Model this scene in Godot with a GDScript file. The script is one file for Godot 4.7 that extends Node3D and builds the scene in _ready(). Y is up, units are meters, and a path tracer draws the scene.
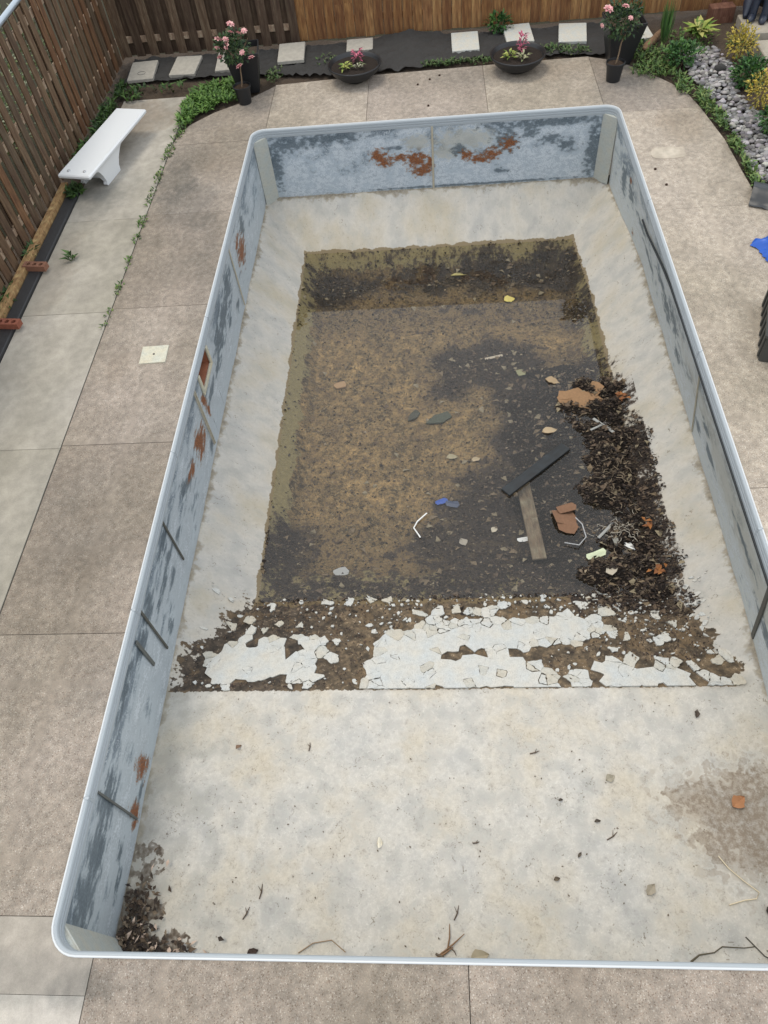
extends Node3D

# ------------------------------------------------------------------ mesh helper
class MB:
	var v := PackedVector3Array()
	var u := PackedVector2Array()
	var c := PackedColorArray()
	var f := PackedInt32Array()
	var col := Color.WHITE

	func p(a: Vector3, uv := Vector2.ZERO) -> int:
		v.append(a)
		u.append(uv)
		c.append(col)
		return v.size() - 1

	func t(a: int, b: int, d: int) -> void:
		f.append(a)
		f.append(b)
		f.append(d)

	func q(a: int, b: int, d: int, e: int) -> void:
		t(a, b, d)
		t(a, d, e)

	# four corners, counter-clockwise seen from outside
	func quad(a: Vector3, b: Vector3, d: Vector3, e: Vector3) -> void:
		var w := a.distance_to(b)
		var h := a.distance_to(e)
		q(p(a, Vector2(0, h)), p(b, Vector2(w, h)), p(d, Vector2(w, 0)), p(e, Vector2.ZERO))

	func mesh(smooth := false, uv2 := Rect2()) -> ArrayMesh:
		var a := []
		a.resize(Mesh.ARRAY_MAX)
		if smooth:
			var n := PackedVector3Array()
			n.resize(v.size())
			var idx := PackedInt32Array()
			idx.resize(f.size())
			for i in range(0, f.size(), 3):
				var i0 := f[i]
				var i1 := f[i + 1]
				var i2 := f[i + 2]
				var nn := (v[i1] - v[i0]).cross(v[i2] - v[i0])
				n[i0] += nn
				n[i1] += nn
				n[i2] += nn
				idx[i] = i0
				idx[i + 1] = i2
				idx[i + 2] = i1
			for i in n.size():
				n[i] = n[i].normalized() if n[i].length_squared() > 1e-20 else Vector3.UP
			a[Mesh.ARRAY_VERTEX] = v
			a[Mesh.ARRAY_NORMAL] = n
			a[Mesh.ARRAY_TEX_UV] = u
			a[Mesh.ARRAY_COLOR] = c
			a[Mesh.ARRAY_INDEX] = idx
		else:
			var k := f.size()
			var vv := PackedVector3Array()
			var n := PackedVector3Array()
			var uu := PackedVector2Array()
			var cc := PackedColorArray()
			vv.resize(k)
			n.resize(k)
			uu.resize(k)
			cc.resize(k)
			for i in range(0, k, 3):
				var i0 := f[i]
				var i1 := f[i + 2]
				var i2 := f[i + 1]
				var nn := (v[i2] - v[i0]).cross(v[i1] - v[i0]).normalized()
				vv[i] = v[i0]
				vv[i + 1] = v[i1]
				vv[i + 2] = v[i2]
				uu[i] = u[i0]
				uu[i + 1] = u[i1]
				uu[i + 2] = u[i2]
				cc[i] = c[i0]
				cc[i + 1] = c[i1]
				cc[i + 2] = c[i2]
				n[i] = nn
				n[i + 1] = nn
				n[i + 2] = nn
			a[Mesh.ARRAY_VERTEX] = vv
			a[Mesh.ARRAY_NORMAL] = n
			a[Mesh.ARRAY_TEX_UV] = uu
			a[Mesh.ARRAY_COLOR] = cc
		if uv2.size.x > 0.0:
			var src: PackedVector3Array = a[Mesh.ARRAY_VERTEX]
			var w2 := PackedVector2Array()
			w2.resize(src.size())
			for i in src.size():
				w2[i] = Vector2((src[i].x - uv2.position.x) / uv2.size.x, (src[i].z - uv2.position.y) / uv2.size.y)
			a[Mesh.ARRAY_TEX_UV2] = w2
		var m := ArrayMesh.new()
		m.add_surface_from_arrays(Mesh.PRIMITIVE_TRIANGLES, a)
		return m

	# box with chamfered edges
	func cbox(at: Vector3, size: Vector3, bev: float, bas := Basis(), uvo := Vector2.ZERO) -> void:
		var h := size * 0.5
		var id := {}
		for a in 3:
			var b := (a + 1) % 3
			var d := (a + 2) % 3
			for s in [-1, 1]:
				for sb in [-1, 1]:
					for sd in [-1, 1]:
						var w := Vector3.ZERO
						w[a] = s * h[a]
						w[b] = sb * (h[b] - bev)
						w[d] = sd * (h[d] - bev)
						var uv := Vector2(w.x, w.y)
						if a == 0:
							uv = Vector2(w.z, w.y)
						elif a == 1:
							uv = Vector2(w.x, w.z)
						var key := [0, 0, 0]
						key[a] = s
						key[b] = sb
						key[d] = sd
						id["%d:%d,%d,%d" % [a, key[0], key[1], key[2]]] = p(at + bas * w, uv + uvo)
		for a in 3:
			var b := (a + 1) % 3
			var d := (a + 2) % 3
			for s in [-1, 1]:
				var r := []
				for e in [[-1, -1], [1, -1], [1, 1], [-1, 1]]:
					var key := [0, 0, 0]
					key[a] = s
					key[b] = e[0]
					key[d] = e[1]
					r.append(id["%d:%d,%d,%d" % [a, key[0], key[1], key[2]]])
				out_quad(r[0], r[1], r[2], r[3], at)
			for sa in [-1, 1]:
				for sb in [-1, 1]:
					var r := []
					for e in [[a, -1], [a, 1], [b, 1], [b, -1]]:
						var key := [0, 0, 0]
						key[a] = sa
						key[b] = sb
						key[d] = e[1]
						r.append(id["%d:%d,%d,%d" % [e[0], key[0], key[1], key[2]]])
					out_quad(r[0], r[1], r[2], r[3], at)
		for x in [-1, 1]:
			for y in [-1, 1]:
				for z in [-1, 1]:
					out_tri(id["0:%d,%d,%d" % [x, y, z]], id["1:%d,%d,%d" % [x, y, z]], id["2:%d,%d,%d" % [x, y, z]], at)

	func out_tri(a: int, b: int, d: int, from: Vector3) -> void:
		if (v[b] - v[a]).cross(v[d] - v[a]).dot(v[a] - from) >= 0.0:
			t(a, b, d)
		else:
			t(a, d, b)

	func out_quad(a: int, b: int, d: int, e: int, from: Vector3) -> void:
		out_tri(a, b, d, from)
		out_tri(a, d, e, from)

	func tube(pts: Array, rad: Array, sides := 8) -> void:
		var prev := []
		var side := Vector3.ZERO
		for i in pts.size():
			var dir: Vector3 = (pts[mini(i + 1, pts.size() - 1)] - pts[maxi(i - 1, 0)]).normalized()
			if i == 0:
				side = dir.cross(Vector3.UP if absf(dir.y) < 0.9 else Vector3.RIGHT).normalized()
			side = (side - dir * side.dot(dir)).normalized()
			var up := dir.cross(side)
			var ring := []
			var r: float = rad[mini(i, rad.size() - 1)]
			for k in sides:
				var an := TAU * k / sides
				ring.append(p(pts[i] + (side * cos(an) + up * sin(an)) * r, Vector2(float(k) / sides, i)))
			if i > 0:
				for k in sides:
					q(prev[k], prev[(k + 1) % sides], ring[(k + 1) % sides], ring[k])
			else:
				for k in range(1, sides - 1):
					t(ring[0], ring[k + 1], ring[k])
			prev = ring
		for k in range(1, sides - 1):
			t(prev[0], prev[k], prev[k + 1])

	# profile of [radius, height] pairs turned round the y axis
	func lathe(prof: Array, sides := 28, at := Vector3.ZERO) -> void:
		var rows := []
		for pr in prof:
			var ring := []
			for k in sides:
				var an := TAU * k / sides
				ring.append(p(at + Vector3(cos(an) * pr[0], pr[1], sin(an) * pr[0]), Vector2(float(k) / sides, pr[1])))
			rows.append(ring)
		for i in range(1, rows.size()):
			for k in sides:
				var k2 := (k + 1) % sides
				q(rows[i - 1][k2], rows[i - 1][k], rows[i][k], rows[i][k2])

	# flat outline (x, z) drawn down from y1 to y0
	func prism(poly: PackedVector2Array, y0: float, y1: float, bev := 0.0) -> void:
		var pl := poly
		if Geometry2D.is_polygon_clockwise(pl):
			pl.reverse()
		var top := pl
		if bev > 0.0:
			var o := Geometry2D.offset_polygon(pl, -bev)
			if o.size() == 1 and o[0].size() == pl.size():
				top = o[0]
				# keep the two outlines in step
				var best := 0
				for k in top.size():
					if top[k].distance_to(pl[0]) < top[best].distance_to(pl[0]):
						best = k
				var turned := PackedVector2Array()
				for k in top.size():
					turned.append(top[(best + k) % top.size()])
				top = turned
		var tri := Geometry2D.triangulate_polygon(top)
		var b := []
		for w in top:
			b.append(p(Vector3(w.x, y1, w.y), w))
		for i in range(0, tri.size(), 3):
			var a0 := v[b[tri[i]]]
			if (v[b[tri[i + 1]]] - a0).cross(v[b[tri[i + 2]]] - a0).y > 0:
				t(b[tri[i]], b[tri[i + 1]], b[tri[i + 2]])
			else:
				t(b[tri[i]], b[tri[i + 2]], b[tri[i + 1]])
		var n := pl.size()
		for k in n:
			var k2 := (k + 1) % n
			var w1 := Vector3(pl[k].x, y1 - bev, pl[k].y)
			var w2 := Vector3(pl[k2].x, y1 - bev, pl[k2].y)
			var d1 := Vector3(pl[k].x, y0, pl[k].y)
			var d2 := Vector3(pl[k2].x, y0, pl[k2].y)
			q(p(w2, pl[k2]), p(w1, pl[k]), p(d1, pl[k] + Vector2(0.1, 0.1)), p(d2, pl[k2] + Vector2(0.1, 0.1)))
			if bev > 0.0:
				q(p(Vector3(top[k2].x, y1, top[k2].y), top[k2]), p(Vector3(top[k].x, y1, top[k].y), top[k]), p(w1, pl[k]), p(w2, pl[k2]))

	# folded leaf: base, two sides, tip
	func leaf(at: Vector3, dir: Vector3, nor: Vector3, ln: float, wd: float, droop := 0.2) -> void:
		var s := dir.cross(nor).normalized() * wd * 0.5
		var mid := at + dir * ln * 0.5 + nor * ln * 0.06
		var tip := at + dir * ln - nor * ln * droop
		var a := p(at)
		var b := p(mid + s + nor * wd * 0.12)
		var d := p(tip)
		var e := p(mid - s + nor * wd * 0.12)
		var m := p(mid)
		t(a, b, m)
		t(b, d, m)
		t(d, e, m)
		t(e, a, m)


var rng := RandomNumberGenerator.new()
var M := {}
var taken := {}
const DECK_RECT := Rect2(-6.0, -13.0, 12.0, 16.0)
const POOL_X := 2.44
const POOL_L := 9.61
const WATER_Y := -1.53
var pool: Node3D
var warp := FastNoiseLite.new()
var fine := FastNoiseLite.new()
var mulch_polys := []
var dry_poly := PackedVector2Array([Vector2(1.66, -6.55), Vector2(1.95, -6.5), Vector2(2.16, -5.68), Vector2(2.26, -4.93), Vector2(2.24, -4.21), Vector2(2.3, -2.85), Vector2(1.4, -3.0), Vector2(1.42, -3.77), Vector2(1.6, -4.57), Vector2(1.58, -5.45), Vector2(1.58, -6.28)])
var paint_polys := []
var dirt := PackedVector2Array([Vector2(-2.37, -1.8), Vector2(-2.35, -2.41), Vector2(-1.96, -3.18), Vector2(-0.45, -3.3), Vector2(1.10, -3.3), Vector2(2.05, -3.2), Vector2(2.30, -2.68), Vector2(2.45, -1.8)])


func numbered(called: String) -> String:
	if not taken.has(called):
		taken[called] = 0
		return called
	taken[called] += 1
	return "%s_%03d" % [called, taken[called]]


func thing(called: String, label: String, category: String, at := Vector3.ZERO, turn := 0.0, group := "") -> Node3D:
	var o := Node3D.new()
	o.name = numbered(called)
	add_child(o)
	o.position = at
	o.rotation.y = turn
	o.set_meta("label", label)
	o.set_meta("category", category)
	if group != "":
		o.set_meta("group", group)
	return o


func part(called: String, mesh: Mesh, mat: Material, parent: Node3D, at := Vector3.ZERO) -> MeshInstance3D:
	var o := MeshInstance3D.new()
	o.name = called
	o.mesh = mesh
	o.material_override = mat
	parent.add_child(o, true)
	o.position = at
	return o


func solo(called: String, mesh: Mesh, mat: Material, label: String, category: String, at := Vector3.ZERO, turn := 0.0, group := "") -> MeshInstance3D:
	var o := MeshInstance3D.new()
	o.name = numbered(called)
	o.mesh = mesh
	o.material_override = mat
	add_child(o)
	o.position = at
	o.rotation.y = turn
	o.set_meta("label", label)
	o.set_meta("category", category)
	if group != "":
		o.set_meta("group", group)
	return o


func c8(r: float, g: float, b: float) -> Color:
	return Color(r / 255.0, g / 255.0, b / 255.0)


func lin(r: float, g: float, b: float) -> Color:
	return c8(r, g, b).srgb_to_linear()


func mat(color: Color, rough := 0.7, tex: Texture2D = null, metal := 0.0) -> StandardMaterial3D:
	var m := StandardMaterial3D.new()
	m.albedo_color = color
	m.roughness = rough
	m.metallic = metal
	if tex:
		m.albedo_texture = tex
	return m


func tri_mat(color: Color, rough: float, tex: Texture2D, per_metre: float, height: Texture2D = null, cm := 0.2) -> StandardMaterial3D:
	var m := mat(color, rough, tex)
	m.uv1_triplanar = true
	m.uv1_world_triplanar = true
	m.uv1_scale = Vector3.ONE * per_metre
	if height:
		m.heightmap_enabled = true
		m.heightmap_texture = height
		m.heightmap_scale = cm
	return m


func noise(freq: float, sd: int, oct := 4, kind := FastNoiseLite.TYPE_SIMPLEX_SMOOTH) -> FastNoiseLite:
	var n := FastNoiseLite.new()
	n.noise_type = kind
	n.frequency = freq
	n.seed = sd
	n.fractal_type = FastNoiseLite.FRACTAL_FBM if oct > 1 else FastNoiseLite.FRACTAL_NONE
	n.fractal_octaves = oct
	return n


func nbytes(w: int, h: int, freq: float, sd: int, oct := 4, kind := FastNoiseLite.TYPE_SIMPLEX_SMOOTH, ret := -1, seamless := false) -> PackedByteArray:
	var n := noise(freq, sd, oct, kind)
	if ret >= 0:
		n.cellular_return_type = ret
	var im := n.get_seamless_image(w, h) if seamless else n.get_image(w, h)
	if im.get_format() != Image.FORMAT_L8:
		im.convert(Image.FORMAT_L8)
	return im.get_data()


func rgb_tex(w: int, h: int, data: PackedByteArray) -> ImageTexture:
	return ImageTexture.create_from_image(Image.create_from_data(w, h, false, Image.FORMAT_RGB8, data))


func l_tex(w: int, h: int, data: PackedByteArray) -> ImageTexture:
	return ImageTexture.create_from_image(Image.create_from_data(w, h, false, Image.FORMAT_L8, data))


func sstep(a: float, b: float, x: float) -> float:
	var t := clampf((x - a) / (b - a), 0.0, 1.0)
	return t * t * (3.0 - 2.0 * t)


# ------------------------------------------------------------------ textures
func make_textures() -> void:
	# washed aggregate concrete, 1.6 m to a tile
	var s := 1024
	var cell := nbytes(s, s, 0.21, 3, 1, FastNoiseLite.TYPE_CELLULAR, FastNoiseLite.RETURN_CELL_VALUE, true)
	var dist := nbytes(s, s, 0.21, 3, 1, FastNoiseLite.TYPE_CELLULAR, FastNoiseLite.RETURN_DISTANCE, true)
	var fn := nbytes(s, s, 0.35, 8, 2, FastNoiseLite.TYPE_SIMPLEX_SMOOTH, -1, true)
	var low := nbytes(s, s, 0.012, 5, 5, FastNoiseLite.TYPE_SIMPLEX_SMOOTH, -1, true)
	var d := PackedByteArray()
	d.resize(s * s * 3)
	var dw := PackedByteArray()
	dw.resize(s * s * 3)
	var hh := PackedByteArray()
	hh.resize(s * s)
	for i in s * s:
		var t := cell[i] / 255.0
		var k := 1.0 + (t - 0.5) * 0.15 + (fn[i] / 255.0 - 0.5) * 0.17 + (low[i] / 255.0 - 0.5) * 0.22
		var r := 178.0
		var g := 167.0
		var b := 153.0
		if t > 0.95:
			r = 196.0
			g = 188.0
			b = 176.0
		elif t < 0.05:
			r = 152.0
			g = 136.0
			b = 121.0
		elif t > 0.55 and t < 0.63:
			r = 174.0
			g = 158.0
			b = 142.0
		d[i * 3] = clampi(int(r * k), 0, 255)
		d[i * 3 + 1] = clampi(int(g * k), 0, 255)
		d[i * 3 + 2] = clampi(int(b * k), 0, 255)
		# trowelled concrete shares the coarse noise
		var k2 := 1.0 + (fn[i] / 255.0 - 0.5) * 0.13 + (low[i] / 255.0 - 0.5) * 0.13 + (t - 0.5) * 0.05
		dw[i * 3] = clampi(int(187.0 * k2), 0, 255)
		dw[i * 3 + 1] = clampi(int(180.0 * k2), 0, 255)
		dw[i * 3 + 2] = clampi(int(168.0 * k2), 0, 255)
		hh[i] = clampi(int(200.0 - dist[i] * 0.5 + (fn[i] - 128) * 0.4), 0, 255)
	M.aggr = rgb_tex(s, s, d)
	M.aggr_h = l_tex(s, s, hh)
	M.trowel = rgb_tex(s, s, dw)
	M.fine_h = l_tex(s, s, fn)

	# wood grain running along v
	var gw := 256
	var gh := 1024
	var g1 := noise(0.09, 21, 4)
	var g2 := noise(0.5, 22, 2)
	d = PackedByteArray()
	d.resize(gw * gh * 3)
	for y in gh:
		for x in gw:
			var a := g1.get_noise_2d(x, y * 0.045)
			var b := g2.get_noise_2d(x, y * 0.03)
			var st := g1.get_noise_2d(x * 0.25 + 900, y * 0.06)
			var k := 0.82 + a * 0.20 + b * 0.10 + st * 0.18
			var i := (y * gw + x) * 3
			d[i] = clampi(int(215 * k), 0, 255)
			d[i + 1] = clampi(int((208 + st * 18) * k), 0, 255)
			d[i + 2] = clampi(int((200 + st * 25) * k), 0, 255)
	M.grain = rgb_tex(gw, gh, d)

	# garden soil
	s = 512
	var sa := nbytes(s, s, 0.12, 31, 4, FastNoiseLite.TYPE_SIMPLEX_SMOOTH, -1, true)
	var sb := nbytes(s, s, 0.2, 32, 1, FastNoiseLite.TYPE_CELLULAR, FastNoiseLite.RETURN_CELL_VALUE, true)
	d = PackedByteArray()
	d.resize(s * s * 3)
	for i in s * s:
		var k := 0.55 + sa[i] / 255.0 * 0.7 + (sb[i] / 255.0 - 0.5) * 0.35
		d[i * 3] = clampi(int(86 * k), 0, 255)
		d[i * 3 + 1] = clampi(int(72 * k), 0, 255)
		d[i * 3 + 2] = clampi(int(58 * k), 0, 255)
	M.soil = rgb_tex(s, s, d)
	M.soil_h = l_tex(s, s, sa)

	# dirt and damp patches on the whole deck, multiplied over the concrete
	s = 1024
	var da := nbytes(s, s, 0.006, 41, 5)
	var db := nbytes(s, s, 0.03, 42, 5)
	var dc := nbytes(s, s, 0.12, 43, 3)
	# [x, z, rx, rz, strength, kind] kind 0 dark algae, 1 pale cement wash, 2 brown
	var blobs := [
		[-3.0, -7.9, 0.45, 0.55, 0.55, 0], [-3.25, -8.5, 0.3, 0.5, 0.5, 0], [-3.2, -9.0, 0.35, 0.4, 0.3, 0], [-2.75, -7.2, 0.3, 0.5, 0.25, 0],
		[-4.25, -8.1, 0.35, 0.5, 0.4, 0], [-4.2, -10.2, 0.6, 0.5, 0.55, 2], [-4.1, -8.4, 0.4, 0.5, 0.3, 0], [-4.35, -6.6, 0.25, 0.9, 0.22, 2], [-4.0, -4.6, 0.5, 0.4, 0.15, 0],
		[-4.3, -5.0, 0.25, 0.5, 0.2, 0], [2.78, -8.36, 0.2, 0.14, 0.8, 1], [2.65, -9.9, 0.6, 0.5, 0.35, 0], [2.9, -10.5, 0.4, 0.4, 0.35, 0], [0.55, -10.7, 0.6, 0.3, 0.28, 0],
		[-0.6, -10.6, 0.4, 0.3, 0.15, 0], [-2.9, -3.2, 0.5, 0.8, 0.14, 0], [3.0, -5.2, 0.4, 0.8, 0.25, 1], [-2.5, 0.1, 0.8, 0.14, 0.3, 0], [-2.2, 0.15, 0.2, 0.12, 0.4, 0],
		[-3.0, -5.6, 0.35, 0.2, 0.25, 1], [3.1, -9.0, 0.3, 0.5, 0.2, 2], [1.6, -10.7, 0.5, 0.3, 0.18, 2], [-2.8, -6.6, 0.5, 0.3, 0.2, 0], [-2.55, -6.3, 0.15, 0.9, 0.2, 0]]
	var br := RandomNumberGenerator.new()
	br.seed = 77
	for k in 60:
		var bx := br.randf_range(-3.5, 3.6)
		var bz := br.randf_range(-11.0, 0.6)
		if k % 2 == 0:
			bx = (-1.0 if br.randf() < 0.6 else 1.0) * br.randf_range(2.5, 3.3)
		blobs.append([bx, bz, br.randf_range(0.08, 0.4), br.randf_range(0.08, 0.4), br.randf_range(0.05, 0.16), br.randi() % 3])
	d = PackedByteArray()
	d.resize(s * s * 3)
	for y in s:
		var z := DECK_RECT.position.y + (y + 0.5) / s * DECK_RECT.size.y
		var here := []
		for o in blobs:
			if absf(z - o[1]) < o[3] * 1.5:
				here.append(o)
		for x in s:
			var i := y * s + x
			var wx := DECK_RECT.position.x + (x + 0.5) / s * DECK_RECT.size.x
			var r := 0.90 + (da[i] / 255.0 - 0.5) * 0.15 + (db[i] / 255.0 - 0.5) * 0.13
			var g := r
			var b := r + (da[i] / 255.0 - 0.5) * 0.03
			for o in here:
				var ex: float = (wx - o[0]) / o[2]
				var ez: float = (z - o[1]) / o[3]
				var e := ex * ex + ez * ez
				if e > 2.2:
					continue
				var amt: float = clampf(1.25 - e + (db[i] / 255.0 - 0.5) * 1.5 + (dc[i] / 255.0 - 0.5) * 0.7, 0.0, 1.0) * o[4] * 0.62
				if o[5] == 0:
					r *= 1.0 - amt * 0.50
					g *= 1.0 - amt * 0.47
					b *= 1.0 - amt * 0.45
				elif o[5] == 1:
					r = lerpf(r, 1.08, amt)
					g = lerpf(g, 1.1, amt)
					b = lerpf(b, 1.12, amt)
				else:
					r *= 1.0 - amt * 0.40
					g *= 1.0 - amt * 0.48
					b *= 1.0 - amt * 0.56
			d[i * 3] = clampi(int(r * 250), 0, 255)
			d[i * 3 + 1] = clampi(int(g * 250), 0, 255)
			d[i * 3 + 2] = clampi(int(b * 250), 0, 255)
	M.stain = rgb_tex(s, s, d)


func blob(list: Array, x: float, y: float, wob: float) -> float:
	var best := 0.0
	for o in list:
		var ex: float = (x - o[0]) / o[2]
		var ey: float = (y - o[1]) / o[3]
		var e := ex * ex + ey * ey
		if e < 2.5:
			best = maxf(best, clampf((1.12 - sqrt(e) + wob) * 1.7, 0.0, 1.0))
	return best


# old galvanised wall: along = [from, to] in metres, y from -0.08 to -1.0
func wall_tex(from: float, to: float, sd: int, rust: Array, dark: Array, beige: Array, base: Color, streak: float, chalk: float) -> ImageTexture:
	var w := int((to - from) / 0.005)
	var h := 184
	var n1 := noise(0.016, sd, 5)
	var n2 := noise(0.06, sd + 1, 4)
	var n3 := noise(0.22, sd + 2, 3)
	var d := PackedByteArray()
	d.resize(w * h * 3)
	for y in h:
		var wy := -0.08 - (y + 0.5) / h * 0.92
		var t := (y + 0.5) / h
		for x in w:
			var wx := from + (x + 0.5) * 0.005
			var a := n1.get_noise_2d(x * streak, y)
			var b := n2.get_noise_2d(x * streak, y * 1.2)
			var c := n3.get_noise_2d(x, y)
			var r := base.r * 255.0 + a * 14.0 + c * 6.0
			var g := base.g * 255.0 + a * 15.0 + c * 6.0
			var bb := base.b * 255.0 + a * 15.0 + c * 6.0
			# darker blue-grey: stain and bare zinc, with coping shade painted along the top edge
			var zinc_tone := clampf((a * 1.1 + b * 0.9 + c * 0.5 + 0.40 - t * 1.15) * 1.5, 0.0, 1.0)
			zinc_tone = maxf(zinc_tone, clampf((b * 1.1 + c * 1.1 - 0.30) * 2.2, 0.0, 1.0) * 0.55)
			r = lerpf(r, 104.0 + c * 26.0, zinc_tone * 0.88)
			g = lerpf(g, 116.0 + c * 26.0, zinc_tone * 0.88)
			bb = lerpf(bb, 126.0 + c * 26.0, zinc_tone * 0.88)
			# white chalk
			var ch := clampf((b * 0.9 - a * 0.6 + c * 0.9 + chalk) * 1.6, 0.0, 1.0)
			r = lerpf(r, 212.0, ch * 0.75)
			g = lerpf(g, 219.0, ch * 0.75)
			bb = lerpf(bb, 224.0, ch * 0.75)
			var be := blob(beige, wx, wy, b * 0.7 + c * 0.2)
			r = lerpf(r, 176.0, be * 0.6)
			g = lerpf(g, 173.0, be * 0.6)
			bb = lerpf(bb, 160.0, be * 0.6)
			var dk := blob(dark, wx, wy, b * 0.9 + c * 0.4)
			r = lerpf(r, 84.0 + c * 22.0, dk * 0.78)
			g = lerpf(g, 96.0 + c * 22.0, dk * 0.78)
			bb = lerpf(bb, 104.0 + c * 22.0, dk * 0.78)
			var ru := blob(rust, wx, wy, b * 0.9 + c * 0.5)
			if ru > 0.0:
				var inner := clampf(ru * 1.6 - 0.5 + c * 0.6, 0.0, 1.0)
				r = lerpf(r, lerpf(92.0, 128.0, inner) + c * 50.0, ru * 0.95)
				g = lerpf(g, lerpf(80.0, 77.0, inner) + c * 36.0, ru * 0.95)
				bb = lerpf(bb, lerpf(72.0, 46.0, inner) + c * 20.0, ru * 0.95)
			# scum along the foot
			var ft := clampf((t - 0.955 + b * 0.03) * 30.0, 0.0, 1.0) * 0.6
			r = lerpf(r, 150.0, ft)
			g = lerpf(g, 144.0, ft)
			bb = lerpf(bb, 126.0, ft)
			var i := (y * w + x) * 3
			d[i] = clampi(int(r), 0, 255)
			d[i + 1] = clampi(int(g), 0, 255)
			d[i + 2] = clampi(int(bb), 0, 255)
	return rgb_tex(w, h, d)


# ------------------------------------------------------------------ the pool basin
func right_foot(z: float) -> float:
	return 2.43 + 0.12 * sstep(-9.5, -7.4, z) * (1.0 - 0.55 * sstep(-2.6, -1.2, z))


func basin(x: float, z: float) -> float:
	var d := minf(minf((x + 2.40) * 1.1, (right_foot(z) - x) * 1.1), minf(z + 9.53, (-2.03 - z) * 0.48))
	d = clampf(d, 0.0, 0.86)
	return -0.97 - d


func region(x: float, z: float) -> int:
	var a := [(x + 2.40) * 1.1, (right_foot(z) - x) * 1.1, z + 9.53, (-2.03 - z) * 0.48, 0.86]
	if z > -2.03:
		return 5
	var b := 0
	for k in 5:
		if a[k] < a[b]:
			b = k
	return b


func in_polys(polys: Array, x: float, z: float) -> bool:
	var pt := Vector2(x, z)
	for po in polys:
		if Geometry2D.is_point_in_polygon(pt, po):
			return true
	return false


# share of dark litter on the deep floor, from a blurred map of the patches
const MX0 := -2.7
const MZ0 := -9.7
const MS := 0.05
const MW := 110
const MH := 142
var mulch_map := PackedFloat32Array()


func make_mulch_map() -> void:
	mulch_map.resize(MW * MH)
	for j in MH:
		for i in MW:
			var x := MX0 + i * MS
			var z := MZ0 + j * MS
			var wx := x + warp.get_noise_2d(x * 60.0, z * 60.0) * 0.4
			var wz := z + warp.get_noise_2d(x * 60.0 + 500.0, z * 60.0) * 0.4
			var v := 1.0 if in_polys(mulch_polys, wx, wz) else 0.0
			if v < 0.5 and z < -7.55:
				v = 0.27
			elif v < 0.5 and z > -4.3:
				v = 0.20
			mulch_map[j * MW + i] = v
	for pass_no in 3:
		var o := mulch_map.duplicate()
		for j in range(1, MH - 1):
			for i in range(1, MW - 1):
				var s := 0.0
				for dj in [-1, 0, 1]:
					for di in [-1, 0, 1]:
						s += mulch_map[(j + dj) * MW + i + di]
				o[j * MW + i] = s / 9.0
		mulch_map = o


func mulch_at(x: float, z: float) -> float:
	var fx := clampf((x - MX0) / MS, 0.0, MW - 1.01)
	var fz := clampf((z - MZ0) / MS, 0.0, MH - 1.01)
	var i := int(fx)
	var j := int(fz)
	var a := lerpf(mulch_map[j * MW + i], mulch_map[j * MW + i + 1], fx - i)
	var b := lerpf(mulch_map[(j + 1) * MW + i], mulch_map[(j + 1) * MW + i + 1], fx - i)
	return lerpf(a, b, fz - j)


func mound(x: float, z: float) -> float:
	# heap of leaf litter against the bank: height of its surface
	var m := sstep(0.70, 1.95, x + warp.get_noise_2d(z * 45.0, 7.0) * 0.5) * sstep(-6.9, -5.9, z) * (1.0 - sstep(-3.2, -2.75, z))
	var n := warp.get_noise_2d(x * 70.0, z * 70.0) * 0.16 + fine.get_noise_2d(x * 100.0, z * 100.0) * 0.06
	var h := -1.86 + m * 0.38 + n * m
	return h


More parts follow.
